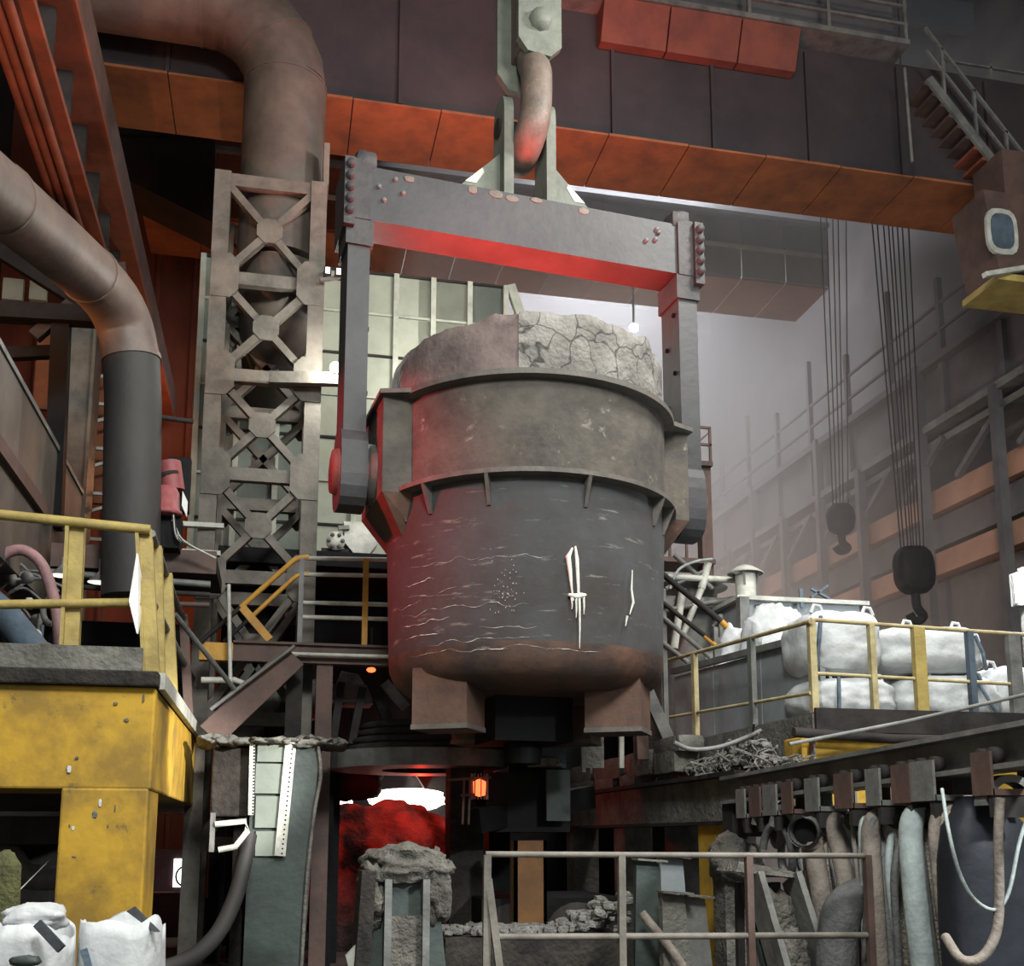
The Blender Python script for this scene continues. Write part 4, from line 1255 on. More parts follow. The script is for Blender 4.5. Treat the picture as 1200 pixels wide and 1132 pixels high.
# below the platform: pale elbow pipe
pts = [pY(-10, 1000, 12), pY(12, 1005, 12), pY(22, 1020, 12), pY(40, 1028, 12), pY(70, 1028, 12)]
one('elbow_pipe', MB().tube(arc(pts, 4), 0.13, 14), 'steel', 'grey elbow pipe in the dark opening beside the yellow column', 'pipe')
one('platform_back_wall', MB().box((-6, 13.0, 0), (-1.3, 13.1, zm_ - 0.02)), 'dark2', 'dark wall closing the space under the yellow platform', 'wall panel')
a, b = pY(8, 1058, 9.0), pY(66, 1000, 10.5)
one('tie_wire', MB().tube([a, b], 0.006, 5), 'pale', 'thin pale wire slanting across the dark opening', 'wire')
one('mossy_post', MB().blob(pY(2, 1075, 8.6), (0.22, 0.2, 0.9), 5, 0.12, 5, 2), 'moss', 'mossy olive stump post beside the white bulk bags', 'post')

# white bulk bags in the lower corner
def open_bag(px0, px1, pyt, Y, label, seed, depth=0.75):
    a, b = pY(px0, pyt, Y), pY(px1, pyt, Y)
    w = b.x - a.x
    r = root('open_bulk_bag', ((a.x + b.x) / 2, Y + depth / 2, 0), label, 'bag', 'open white bulk bags')
    n = 56
    vs, fs = [], []
    levels = [(1.0, 0.0), (1.06, 0.35), (1.03, 0.7), (1.0, a.z - 0.1), (0.98, a.z), (0.93, a.z - 0.02), (0.85, a.z - 0.3), (0.5, a.z - 0.45), (0.0, a.z - 0.42)]
    cx, cy = (a.x + b.x) / 2, Y + depth / 2
    for li, (k, z) in enumerate(levels):
        for j in range(n):
            t = 2 * math.pi * j / n
            c, s_ = math.cos(t), math.sin(t)
            q = (abs(c) ** 3 + abs(s_) ** 3) ** (-1 / 3)
            f = 1 + 0.05 * noise.noise(Vector((c * 2, s_ * 2, z * 2 + seed)))
            zz_ = z + (0.10 * noise.noise(Vector((c * 1.4 + seed, s_ * 1.4, seed))) + 0.02 * noise.noise(Vector((c * 3, s_ * 3, seed)))) * (1 if 3 <= li <= 5 else 0)
            vs.append((cx + c * q * w / 2 * k * f, cy + s_ * q * depth / 2 * k * f, max(zz_, 0)))
    m = len(levels)
    for i in range(m - 1):
        for j in range(n):
            fs.append((i * n + j, i * n + (j + 1) % n, (i + 1) * n + (j + 1) % n, (i + 1) * n + j))
    MB().add(vs, fs, True).build('bag_body', 'bag', r)
    return r, a, b


r1, a, b = open_bag(84, 186, 1086, 7.0, 'open white bulk bag with a charcoal lifting loop by the yellow column', 1.3)
q0, q1, q2 = pY(148, 1068, 7.1), pY(158, 1062, 7.1), pY(188, 1092, 7.05)
MB().prism([q0, q1, q2, pY(180, 1092, 7.05)], (0, 0.02, 0)).build('lifting_loop', 'strap_dark', r1)
MB().bar(pY(98, 1112, 6.93), pY(106, 1140, 6.93), 0.04, 0.02, (0, 1, 0)).build('seam_strap', 'strap', r1)
r2, a, b = open_bag(-45, 72, 1094, 6.6, 'slumped white bulk bag with rolled top by the mossy post', 4.1)
MB().blob(pY(40, 1076, 6.9), (0.34, 0.3, 0.17), 2.5, 0.25, 8, 5).build('rolled_top', 'bag', r2)
MB().bar(pY(44, 1082, 6.55), pY(72, 1112, 6.5), 0.05, 0.03, (0, 1, 0)).build('lifting_loop', 'strap_dark', r2)
MB().blob(pY(30, 1126, 6.5), (0.16, 0.1, 0.06), 2.5, 0.2, 5, 8).build('green_liner', 'green', r2)

# ------------------------------------------------------------------ pit, slag and casting ring below the ladle
rc = pY(500, 886, 14.7)
rzt, rzb = pY(500, 875, 13.4).z, pY(500, 896, 13.4).z
ring = root('casting_ring', (rc.x, 14.7, rzb), 'soot-grey steel ring platform below the ladle feet', 'ring')
MB().lathe([(0.6, rzb), (1.28, rzb), (1.28, rzt), (0.6, rzt)], 64, (rc.x, 14.7, 0), smooth=False).build('ring_band', 'steel', ring)
for k in range(10):
    a = math.pi + k * math.pi / 9.5
    MB().lathe([(1.285, rzb), (1.30, rzb), (1.30, rzt), (1.285, rzt)], 8, (rc.x, 14.7, 0), a + 0.02, a + 0.31, smooth=False).build('wear_plate', 'concrete' if k > 6 else 'steel', ring)
for k in range(4):
    MB().lathe([(0.7, rzt + 0.1 * k), (1.12 - 0.06 * k, rzt + 0.1 * k), (1.14 - 0.06 * k, rzt + 0.05 + 0.1 * k), (1.1 - 0.06 * k, rzt + 0.09 + 0.1 * k), (0.6, rzt + 0.09 + 0.1 * k)], 40, (rc.x + 0.05, 14.7, 0)).build('seal_coil', 'concrete_dark', ring)
for k, (dx, dy) in enumerate(((-1.25, 0.9), (1.1, 0.6))):
    MB().box((rc.x + dx - 0.15, 14.7 + dy - 0.15, 0), (rc.x + dx + 0.15, 14.7 + dy + 0.15, rzb)).build('leg', 'dark2', ring)

hs = pY(445, 1000, 17.0)
hb = MB().blob((hs.x, 17.6, 0.95), (2.6, 1.6, 2.45), 3.0, 0.16, 26, 3, 2.2)
heap = one('slag_heap', hb, 'slagred', 'dull red glowing slag heap at the pit mouth below the casting ring', 'slag heap')
for i, (xa, ya, xb, yb) in enumerate(((436, 928, 519, 945), (374, 929, 412, 942))):
    a, b = pY(xa, ya, 18.5), pY(xb, yb, 18.5)
    one('melt_pool', MB().blob(((a.x + b.x) / 2, 18.6, (a.z + b.z) / 2), (b.x - a.x, 0.5, a.z - b.z + 0.1), 3.5, 0.3, 8, i + 2), 'whitehot',
        ('white-hot melt glowing over the red slag heap', 'smaller white-hot melt streak beside the green block')[i], 'melt')
q = pY(470, 935, 17.4)
point('melt_light', (q.x + 0.2, 16.55, q.z + 0.05), 42, (1.0, 0.035, 0.012), 0.0)
# dark hood and lips over the melt
hd = root('tapping_hood', (hs.x, 18.9, 2.3), 'scorched hood plates hanging over the white-hot melt', 'hood')
zz = pY(470, 920, 18).z
MB().box((hs.x - 1.6, 19.2, 0), (hs.x + 2.0, 19.4, 4.2)).build('rear_wall', 'dark2', hd)
MB().prism([(hs.x + 0.0, 18.2, zz), (hs.x + 0.25, 18.2, zz + 0.25), (hs.x + 0.65, 18.2, zz + 0.25), (hs.x + 0.85, 18.2, zz - 0.05), (hs.x + 1.1, 18.2, zz + 0.3), (hs.x + 1.1, 18.2, zz + 0.9), (hs.x - 0.2, 18.2, zz + 0.9)][::-1], (0, 0.15, 0)).build('hood_lip', 'brown', hd)
MB().blob((hs.x - 0.35, 18.1, zz + 0.12), (0.9, 0.5, 0.7), 3, 0.3, 8, 4).build('crusted_lip', 'dark2', hd)
# red work lamp cage
q = pY(562, 922, 13.0)
wl2 = root('caged_red_lamp', q, 'glowing red lamp in a wire cage beside the casting ring', 'lamp')
MB().lathe([(0, -0.12), (0.07, -0.1), (0.08, 0.06), (0, 0.1)], 12, q).build('bulb', 'ember', wl2)
for k in range(8):
    a = k * math.pi / 4
    MB().bar(q + Vector((0.1 * math.cos(a), 0.1 * math.sin(a), -0.15)), q + Vector((0.1 * math.cos(a), 0.1 * math.sin(a), 0.16)), 0.012, 0.012).build('cage_wire', 'steel', wl2)
MB().bar(pY(525, 914, 13.0), pY(575, 911, 13.0), 0.03, 0.03).build('cage_arm', 'foot', wl2)
MB().bar(pY(540, 932, 13.0), pY(568, 930, 13.0), 0.03, 0.03).build('cage_arm', 'foot', wl2)
for px in (544, 551):
    MB().bar(pY(px, 912, 13.0), pY(px - 2, 966, 13.0), 0.025, 0.025).build('cage_leg', 'foot', wl2)
q = pY(435, 785, 15.0)
el = root('ember_lamp', q, 'tiny red glowing signal lamp under the brown walkway', 'lamp')
MB().blob(q, (0.12, 0.08, 0.07), 2.5, 0.1, 5, 1).build('lens', 'ember', el)
MB().bar(q + Vector((0, 0.05, 0)), q + Vector((0, 0.05, 0.6)), 0.03, 0.03).build('stem', 'dark', el)
# tapping-side machinery beneath the walkway
mc = root('tapping_machine', pY(430, 850, 14.9), 'dark tapping machine arms and plates beside the brown column', 'machine')
a, b = pY(383, 812, 14.9), pY(436, 816, 14.9)
MB().box((a.x, 14.7, b.z - 0.12), (b.x, 15.3, a.z + 0.1)).build('table', 'brown', mc)
MB().tube([pY(384, 822, 14.65), pY(434, 821, 14.65)], 0.03, 8).build('table_pipe', 'steel', mc)
MB().prism([pY(400, 786, 14.8), pY(420, 790, 14.8), pY(430, 806, 14.8), pY(392, 806, 14.8)][::-1], (0, 0.3, 0)).build('hopper', 'concrete', mc)
for k, (xa, ya, xb, yb) in enumerate(((425, 806, 412, 872), (436, 800, 462, 862), (450, 800, 475, 830), (400, 800, 390, 870))):
    MB().bar(pY(xa, ya, 14.6), pY(xb, yb, 14.6), 0.1, 0.14).build('arm', ('dark', 'concrete_dark', 'steel', 'dark')[k], mc)
MB().box((pY(386, 826, 15.2).x, 15.1, 0), (pY(394, 826, 15.2).x, 15.4, pY(384, 826, 15.2).z)).build('leg', 'dark2', mc)

# transfer car under the ladle
tc_ = root('transfer_car', (3.0, 13.8, 0), 'black oily transfer car body under the ladle nozzle', 'car')
a, b = pY(570, 905, 13.3), pY(668, 975, 13.3)
MB().box((a.x, 13.3, b.z), (b.x, 15.2, a.z)).build('body', 'dark2', tc_)
MB().bar(pY(556, 962, 13.1), pY(690, 934, 14.4), 0.2, 0.3).build('side_beam', 'dark2', tc_)
MB().box((pY(596, 820, 13.6).x, 13.6, 1.8), (pY(660, 820, 13.6).x, 14.6, pY(630, 838, 13.6).z)).build('turret', 'dark2', tc_)
a, b = pY(640, 902, 13.1), pY(668, 962, 13.1)
MB().box((a.x, 13.08, b.z), (b.x, 13.16, a.z)).build('end_plate', 'green', tc_)
a, b = pY(618, 868, 13.3), pY(662, 900, 13.3)
MB().box((a.x, 13.25, b.z), (b.x, 13.3, a.z)).build('side_plate', 'blue', tc_)
MB().blob(pY(640, 893, 13.2), (0.4, 0.16, 0.12), 2.5, 0.5, 6, 9).build('ash_heap', 'rubble', tc_)
for x in (2.9, 3.7):
    MB().lathe([(0, -0.1), (0.42, -0.1), (0.42, 0.1), (0, 0.1)], 24, (x, 13.4, 0.48), axis='y').build('wheel', 'dark', tc_)
MB().box((2.5, 13.3, 0.4), (4.3, 15.0, 0.95)).build('underframe', 'dark2', tc_)
a, b = pY(603, 985, 13.0), pY(641, 1095, 13.0)
one('rusty_column', MB().box((a.x, 13.0, 0), (b.x, 13.05, a.z)).box((a.x, 13.0, 0), (a.x + 0.04, 13.25, a.z)).box((b.x - 0.04, 13, 0), (b.x, 13.25, a.z)), 'rust_amber', 'rust-orange channel column in the dark pit under the transfer car', 'column')
one('pit_pillar', MB().box((pY(527, 1000, 14.0).x, 14.0, 0), (pY(566, 1000, 14.0).x, 14.4, rzb)).box((pY(527, 1000, 14.0).x - 0.05, 13.9, 0), (pY(566, 1000, 14.0).x + 0.05, 14.5, 0.25)), 'concrete_dark', 'scorched square pillar under the casting ring beside the red slag', 'pillar')
one('pit_shade_wall', MB().box((hs.x + 1.45, 17.85, 0), (6.6, 18.0, 3.6)), 'dark2', 'black back wall of the pit behind the transfer car', 'wall panel')  # added backing; the pit's darkness is put into its black colour

# rail beam with refractory blocks
bx = 4.85
zt2, zb2 = pX(880, 902, bx).z, pX(880, 966, bx).z
rb = root('track_beam', (bx, 14.5, zb2), 'long grey-brown track beam carrying old refractory blocks', 'beam')
MB().box((bx - 0.02, 10.5, zb2 + 0.04), (bx + 0.04, 17.8, zt2 - 0.04)).build('web', 'concrete', rb)
MB().box((bx - 0.16, 10.7, zt2 - 0.05), (bx + 0.28, 17.8, zt2)).build('top_flange', 'dark', rb)
MB().box((bx - 0.16, 10.5, zb2), (bx + 0.28, 17.8, zb2 + 0.04)).build('bottom_flange', 'dark', rb)
for k, y in enumerate((11.4, 14.6, 17.2)):
    MB().box((bx - 0.1, y, 0), (bx + 0.3, y + 0.5, zb2)).build('pier', 'concrete' if k else 'yellow', rb)
bl = [(672, 700, 900, 918, 0), (700, 735, 893, 912, 1), (737, 770, 884, 908, 2), (772, 800, 880, 905, 0), (672, 700, 918, 930, 1), (702, 726, 914, 926, 0), (732, 752, 909, 920, 2), (772, 806, 868, 880, 1)]
lab = ['blackened refractory block at the dark end of the track beam', 'long refractory block in the middle of the upper course', 'pale chipped refractory block standing against the ladle foot post', 'rough white refractory block next to the rebar scrap',
       'small pale refractory block under the blackened one', 'thin refractory block of the lower course with a bright face', 'smallest refractory block of the lower course', 'plank-like refractory block lying over the rough white block']
for (xa, xb, ya, yb, m_), l in zip(bl, lab):
    a, b = pX(xa, ya, bx + 0.05), pX(xb, yb, bx + 0.05)
    zl0 = max(zt2, pX(xb, yb, bx + 0.05).z)
    a.z = max(a.z, zl0 + 0.14)
    top = pX(xb, ya - (yb - ya) * 0.0, bx + 0.05).z
    base = zt2 if ya > 905 or ya > 882 and m_ != 9 else zt2
    one('refractory_block', MB().blob((bx + 0.12, (a.y + b.y) / 2, (a.z + zl0) / 2 + 0.0), (0.35, abs(a.y - b.y) * 0.98, abs(a.z - zl0)), 9, 0.03, 4, xa), ('concrete', 'concrete', 'rubble')[m_], l, 'block', 'refractory blocks on the track beam')

# posts beside the right ladle foot
pr = root('leaning_steelwork', (3.9, 13.4, 2.4), 'leaning steel frame and inclined channel beside the ladle foot', 'frame')
MB().bar(pY(757, 808, 13.4), pY(791, 885, 13.4), 0.16, 0.1, (0, 1, 0)).build('inclined_channel', 'steel', pr)
MB().bar(pY(748, 800, 13.6), pY(752, 890, 13.6), 0.16, 0.16).build('post', 'brown', pr)
MB().bar(pY(728, 850, 13.6), pY(728, 900, 13.6), 0.06, 0.06).build('post', 'pale', pr)
a, b = pY(684, 858, 13.5), pY(708, 900, 13.5)
MB().box((a.x, 13.5, b.z), (b.x, 13.55, a.z)).build('plate', 'concrete', pr)
MB().bar(pY(682, 852, 13.5), pY(684, 905, 13.5), 0.05, 0.05).build('post', 'steel', pr)

# ------------------------------------------------------------------ foreground: buttress, ledge, rubble, railing
Yb = 9.6
a, b = pY(440, 1010, Yb), pY(522, 1010, Yb)
bt = root('slag_buttress', ((a.x + b.x) / 2, Yb + 0.3, 0), 'dark green ribbed steel buttress capped by a grey slag crust', 'buttress')
zt3 = pY(470, 1012, Yb).z
MB().hexa([(a.x - 0.12, Yb, 0), (b.x + 0.08, Yb, 0), (b.x + 0.08, Yb + 0.7, 0), (a.x - 0.12, Yb + 0.7, 0), (a.x, Yb + 0.05, zt3), (b.x - 0.08, Yb + 0.05, zt3), (b.x - 0.08, Yb + 0.6, zt3), (a.x, Yb + 0.6, zt3)]).build('body', 'green', bt)
for px in (454, 498):
    MB().box((pY(px, 1030, Yb).x - 0.03, Yb - 0.12, 0), (pY(px, 1030, Yb).x + 0.03, Yb + 0.1, pY(px, 1030, Yb).z)).build('rib', 'steel', bt)
MB().box((pY(456, 1075, Yb).x, Yb - 0.05, 0), (pY(497, 1075, Yb).x, Yb + 0.0, pY(470, 1073, Yb).z)).build('dust_face', 'slag', bt)
cp = MB().blob((pY(478, 1010, Yb).x, Yb + 0.3, zt3 - 0.02), (0.75, 0.85, 0.34), 2.3, 0.35, 14, 6, 1.6)
cp.blob((pY(512, 1040, Yb).x, Yb + 0.15, zt3 - 0.22), (0.3, 0.5, 0.62), 2.3, 0.35, 9, 8, 1.6)
cp.blob((pY(436, 1050, Yb).x, Yb + 0.15, zt3 - 0.28), (0.24, 0.5, 0.6), 2.3, 0.4, 9, 11, 1.6)
cp.build('slag_crust', 'slag', bt)
MB().bar(pY(430, 1020, Yb), pY(422, 1132, Yb), 0.12, 0.5, (0, 1, 0)).build('side_plate', 'concrete_dark', bt)
MB().prism([pY(405, 1120, Yb - 0.1), pY(420, 1104, Yb - 0.1), pY(418, 1136, Yb - 0.1), pY(409, 1136, Yb - 0.1)][::-1], (0, 0.06, 0)).build('torn_sheet', 'pale', bt)

Yl = 10.6
a, b = pY(522, 1100, Yl), pY(745, 1100, Yl)
lg_ = root('pit_ledge', ((a.x + b.x) / 2, Yl + 0.4, 0), 'low concrete ledge strewn with ash in front of the pit', 'ledge')
MB().box((a.x, Yl, 0), (b.x + 0.7, Yl + 0.9, a.z)).build('kerb', 'concrete_dark', lg_)
zl_ = a.z
ru = MB()
for k in range(260):
    t = rnd.random()
    x = a.x + (b.x - a.x) * t
    h = 0.02 + 0.34 * max(0, t - 0.62) ** 1.0 * rnd.random() * 3
    s_ = 0.03 + 0.07 * rnd.random()
    ru.blob((x, Yl + 0.05 + 0.7 * rnd.random(), zl_ + s_ * 0.3 + h), (s_ * 1.6, s_ * 1.4, s_), 2.6, 0.5, 2, k)
tag(ru.build('ash_rubble', 'rubble'), 'loose grey ash rubble spread along the pit ledge', 'rubble', kind='stuff')
# upright plates at the ledge end
for i, (xa, xb, ya, Y_, m_, l) in enumerate(((746, 772, 1008, 10.4, 'green', 'greenish upright plate with bright torn top on the pit ledge'), (776, 802, 1046, 10.1, 'concrete', 'short pale upright plate with a bright lip beside the pit ledge'),
                                             (803, 826, 1050, 10.25, 'steel', 'grey upright plate beside the short pale plate'), (774, 800, 1004, 10.9, 'panel_grey', 'blue-grey panel standing behind the short pale plate'))):
    a, b = pY(xa, ya, Y_), pY(xb, ya, Y_)
    r = root('upright_plate', ((a.x + b.x) / 2, Y_, 0), l, 'plate')
    MB().hexa([(a.x - 0.05 * (i == 0), Y_, 0), (b.x + 0.1, Y_, 0), (b.x + 0.1, Y_ + 0.12, 0), (a.x, Y_ + 0.12, 0), (a.x, Y_, a.z), (b.x, Y_, a.z - 0.03), (b.x, Y_ + 0.12, a.z - 0.03), (a.x, Y_ + 0.12, a.z)]).build('plate_body', m_, r)
    MB().bar(a + Vector((-0.02, 0, 0.01)), b + Vector((0.06, 0, -0.01)), 0.2, 0.02).build('top_lip', 'concrete', r)
pts = [pY(752, 1070, 10.2), pY(770, 1092, 10.1), pY(792, 1120, 10.0), pY(810, 1150, 9.9)]
one('drooping_hose', MB().tube(arc(pts, 4), 0.045, 8), 'hose_mid', 'brown-grey hose drooping over the pit ledge rubble', 'hose')
q = pY(870, 1010, 10.2)
one('slag_lump', MB().blob((q.x, 10.4, q.z), (0.55, 0.5, 0.5), 2.4, 0.35, 9, 21).box((q.x - 0.15, 10.3, 0), (q.x + 0.15, 10.6, q.z - 0.1)), 'slag', 'dark slag lump on a stub behind the coiled hoses', 'slag')

fy = 7.5
fr_ = root('front_railing', (2.9, fy, 0), 'thin dusty pipe railing with splayed end post before the pit', 'railing')
MB().tube([pY(569, 1001, fy), pY(1012, 1003, fy)], 0.022, 10).build('top_rail', 'tower', fr_)
MB().tube([pY(575, 1098, fy), pY(1016, 1096, fy)], 0.024, 10).build('mid_rail', 'tower', fr_)
for k, px in enumerate((571, 728, 877, 1016)):
    p = pY(px, 1002, fy)
    MB().bar(p, (p.x - 0.01, fy, 0), 0.05, 0.05).build('post', ('tower', 'tower', 'brown', 'brown')[k], fr_)
p = pY(572, 1030, fy)
MB().bar(p, pY(586, 1140, fy - 0.05), 0.05, 0.04).build('splay_post', 'tower', fr_)

# ------------------------------------------------------------------ right foreground: chute, elbow, hose monorail
Yc = 8.3
ch = root('ash_chute', pY(920, 1140, Yc), 'inclined open steel chute full of grey ash behind the pipe railing', 'chute')
T0, T1, B0, B1 = pY(884, 1028, Yc), pY(928, 1028, Yc), pY(918, 1150, Yc - 0.3), pY(966, 1150, Yc - 0.3)
bk = Vector((0, 0.25, -0.05))
MB().hexa([B0 + bk, B1 + bk, B1 + bk * 1.3, B0 + bk * 1.3, T0 + bk, T1 + bk, T1 + bk * 1.3, T0 + bk * 1.3]).build('chute_bed', 'green', ch)
MB().bar(T0, B0, 0.05, 0.3, (0, 1, 0)).build('side_wall', 'steel', ch)
MB().bar(T1, B1, 0.05, 0.3, (0, 1, 0)).build('side_wall', 'steel', ch)
MB().bar(T0 + Vector((0, 0, 0.02)), T1 + Vector((0.02, 0, 0.02)), 0.05, 0.04).build('head_bar', 'steel', ch)
mm = (T0 + T1) / 2 * 0.58 + (B0 + B1) / 2 * 0.42 + Vector((0, 0.14, 0))
me_ = (B0 + B1) / 2 + Vector((0, 0.14, 0))
ash = MB()
ash.blob(mm + Vector((0.0, 0, -0.05)), (0.27, 0.2, 0.5), 3, 0.3, 9, 31)
ash.blob(me_ + Vector((-0.02, 0, 0.05)), (0.27, 0.24, 0.6), 3, 0.3, 9, 32)
ash.build('ash_fill', 'slag', ch)
a = pY(870, 1012, Yc)
MB().hexa([(a.x - 0.1, Yc - 0.1, a.z - 0.06), (a.x + 0.5, Yc - 0.1, a.z - 0.12), (a.x + 0.5, Yc + 0.3, a.z - 0.12), (a.x - 0.1, Yc + 0.3, a.z - 0.06), (a.x - 0.05, Yc - 0.05, a.z + 0.02), (a.x + 0.4, Yc - 0.05, a.z - 0.06), (a.x + 0.4, Yc + 0.3, a.z - 0.06), (a.x - 0.05, Yc + 0.3, a.z + 0.02)]).build('head_plate', 'slag', ch)
for p in (T0, T1):
    MB().bar(p + Vector((0, 0.3, -0.05)), (p.x, p.y + 0.35, 0), 0.06, 0.06).build('chute_leg', 'dark', ch)

pts = [pY(1024, 1054, 7.9), pY(1004, 1054, 7.9), pY(988, 1068, 7.9), pY(982, 1096, 7.9), pY(980, 1140, 7.9)]
be = root('black_elbow_pipe', (pts[-1].x, 7.9, 0), 'fat black elbow pipe bending down beside the ash chute', 'pipe')
tail = (pts[-1].x, 7.9, 0.02)
MB().tube(arc(pts + [tail], 5), 0.155, 18).build('bend', 'hose', be)
MB().lathe([(0.155, 0.0), (0.175, 0.0), (0.175, 0.06), (0.13, 0.06)], 18, pts[0], axis='x').build('mouth_collar', 'dark2', be)
one('slag_clod', MB().blob(pY(1034, 1078, 7.9), (0.22, 0.3, 0.4), 2.4, 0.4, 8, 41), 'slag', 'dark crumbly slag clod stuck to the black elbow mouth', 'slag')

mx = 4.62
mz0, mz1 = pX(1190, 902, mx).z, pX(1190, 850, mx).z


def moff(y):
    return -0.022 * (y - 6.2)


def slope_box(x0, y0, z0, x1, y1, z1):
    a, b = moff(y0), moff(y1)
    return MB().hexa([(x0, y0, z0 + a), (x1, y0, z0 + a), (x1, y1, z0 + b), (x0, y1, z0 + b), (x0, y0, z1 + a), (x1, y0, z1 + a), (x1, y1, z1 + b), (x0, y1, z1 + b)])


mo_ = root('hose_monorail', (mx, 7, mz0), 'dark I-beam monorail carrying hose trolleys across the corner', 'beam')
slope_box(mx - 0.015, 2.5, mz0 + 0.03, mx + 0.015, 10.6, mz1 - 0.03).build('web', 'steel', mo_)
slope_box(mx - 0.14, 2.5, mz1 - 0.035, mx + 0.14, 10.6, mz1).build('top_flange', 'steel', mo_)
slope_box(mx - 0.14, 2.5, mz0, mx + 0.14, 10.6, mz0 + 0.035).build('bottom_flange', 'steel', mo_)
MB().box((mx - 0.1, 10.4, 0), (mx + 0.15, 10.65, mz0 + moff(10.5))).build('end_post', 'dark', mo_)
# trolleys
ordn = ['first', 'second', 'third', 'fourth', 'fifth', 'sixth', 'seventh', 'eighth', 'ninth', 'tenth']
whl = MB().lathe([(0, -0.03), (0.06, -0.03), (0.06, 0.03), (0, 0.03)], 14, axis='x').mesh('wheel', 'dark')
tpx = (886, 903, 921, 942, 972, 1010, 1046, 1080, 1106, 1178)
tpos = []
for k, px in enumerate(tpx):
    q = pX(px, 905, mx)
    tpos.append(q.y)
    mzk = mz0 + moff(q.y)
    r = root('hose_trolley', (mx, q.y, mzk - 0.3), 'rusty hose trolley bracket, ' + ordn[k] + ' along the monorail from the track beam', 'trolley', 'hose trolleys on the monorail')
    w = 0.10 + 0.02 * (k % 3)
    for s in (-1, 1):
        MB().box((mx + s * 0.17 - 0.01, q.y - w, mzk - 0.16), (mx + s * 0.17 + 0.01, q.y + w, mzk + 0.12)).build('cheek_plate', 'brown' if k % 2 else 'steel', r)
        for d in (-0.6, 0.6):
            inst('wheel', whl, r, (mx + s * 0.11, q.y + d * w, mzk + 0.09), local=False)
    MB().box((mx - 0.17, q.y - w, mzk - 0.16), (mx + 0.17, q.y + w, mzk - 0.12)).build('cross_plate', 'brown' if k % 2 else 'steel', r)
    MB().box((mx - 0.17, q.y - w * 0.9, mzk - 0.30), (mx + 0.13, q.y - w * 0.5, mzk - 0.12)).build('hanger', 'dark', r)
    if k < 9:
        MB().tube([(mx, q.y - 0.18, mzk - 0.26), (mx, q.y + 0.18, mzk - 0.26)], 0.08, 12).build('saddle', 'dark', r)

# hanging hoses: each loops from one trolley saddle towards the next
hz = mz0 - 0.2
specs = []
hl = [
    (942, 960, 975, 0.085, 'hose_mid', 1.0, 'brown-grey hose hanging plumb beside the yellow pier'),
    (972, 990, 996, 0.07, 'hose_mid', 1.05, 'thin brown hose hanging from the fifth trolley'),
    (985, 1000, 1012, 0.06, 'hose', 1.2, 'narrow black hose touching the railing end post'),
    (1010, 1022, 1030, 0.075, 'hose_mid', 1.2, 'dusty brown hose hanging from the sixth trolley'),
    (1022, 1038, 1048, 0.07, 'hose', 1.4, 'black hose next to the crumbly slag clod'),
    (1046, 1052, 1062, 0.095, 'hose_ash', 1.45, 'thick ash-crusted hose hanging below the seventh trolley'),
    (1056, 1070, 1084, 0.085, 'hose_pale', 1.2, 'broad pale blue-grey hose between two dusty hoses'),
    (1068, 1082, 1098, 0.04, 'hose', 1.25, 'slim black hose lying over the pale hose'),
    (1080, 1092, 1104, 0.075, 'hose_ash', 1.5, 'ash-wrapped hose hanging from the eighth trolley'),
    (1084, 1100, 1122, 0.045, 'hose_mid', 1.4, 'slim brown hose sweeping towards the black rubber sack'),
    (1104, 1115, 1132, 0.07, 'hose_ash', 1.5, 'crumbling ash-wrapped hose hanging beside the black rubber sack'),
    (1064, 1066, 1074, 0.05, 'hose_pale', 1.3, 'thin pale hose beside the thick ash-crusted hose'),
]
for i, (xa, xm, xb, r, m_, drop, l) in enumerate(hl):
    off = 0.12 * ((i % 3) - 1) - 0.1
    ya = pX(xa, 930, mx + off).y
    ym = pX(xm, 1010, mx + off).y
    yb_ = pX(xb, 1130, mx + off).y
    hz = mz0 - 0.2 + moff(ya)
    p = [(mx, ya + 0.05, hz - 0.02), (mx + off * 0.7, ya, hz - 0.12), (mx + off, ym, hz - 0.6), (mx + off, yb_, max(hz - drop - 0.2, 0.35)), (mx + off - 0.06, yb_ - 0.05, 0.16), (mx + off - 0.3, yb_ - 0.2, r + 0.01)]
    one('hanging_hose', MB().tube(arc(p, 6), r, 12), m_, l, 'hose', 'hoses hung from the monorail')
for i in range(14):
    t_ = i / 13
    xa = 935 + 170 * t_ + rnd.uniform(-6, 6)
    off = rnd.uniform(-0.22, 0.2)
    ya = pX(xa, 930, mx).y
    hz = mz0 - 0.24 + moff(ya)
    sw = rnd.uniform(-0.25, 0.1)
    low = rnd.uniform(0.25, 0.9)
    p = [(mx, ya + 0.06, hz), (mx + off * 0.8, ya, hz - 0.06), (mx + off, ya + sw * 0.4, hz - 0.5), (mx + off * 1.2, ya + sw, low + 0.1), (mx + off * 1.2 + 0.05, ya + sw - 0.12, low), (mx + off * 1.1 + 0.1, ya + sw - 0.24, low + 0.15), (mx + off * 0.8, ya + sw * 0.5 - 0.3, hz - 0.4), (mx + 0.02, ya - 0.22, hz)]
    one('slim_hose', MB().tube(arc(p, 6), rnd.uniform(0.018, 0.04), 8), ('hose', 'hose_ash', 'hose_mid', 'hose_pale')[i % 4], 'slim ' + ('dusty black', 'ash-grey', 'brown-grey', 'pale blue-grey')[i % 4] + ' hose looped under the ' + ordn[min(range(9), key=lambda k_: abs(tpos[k_] - ya))] + ' trolley', 'hose', 'slim hoses looped below the monorail')
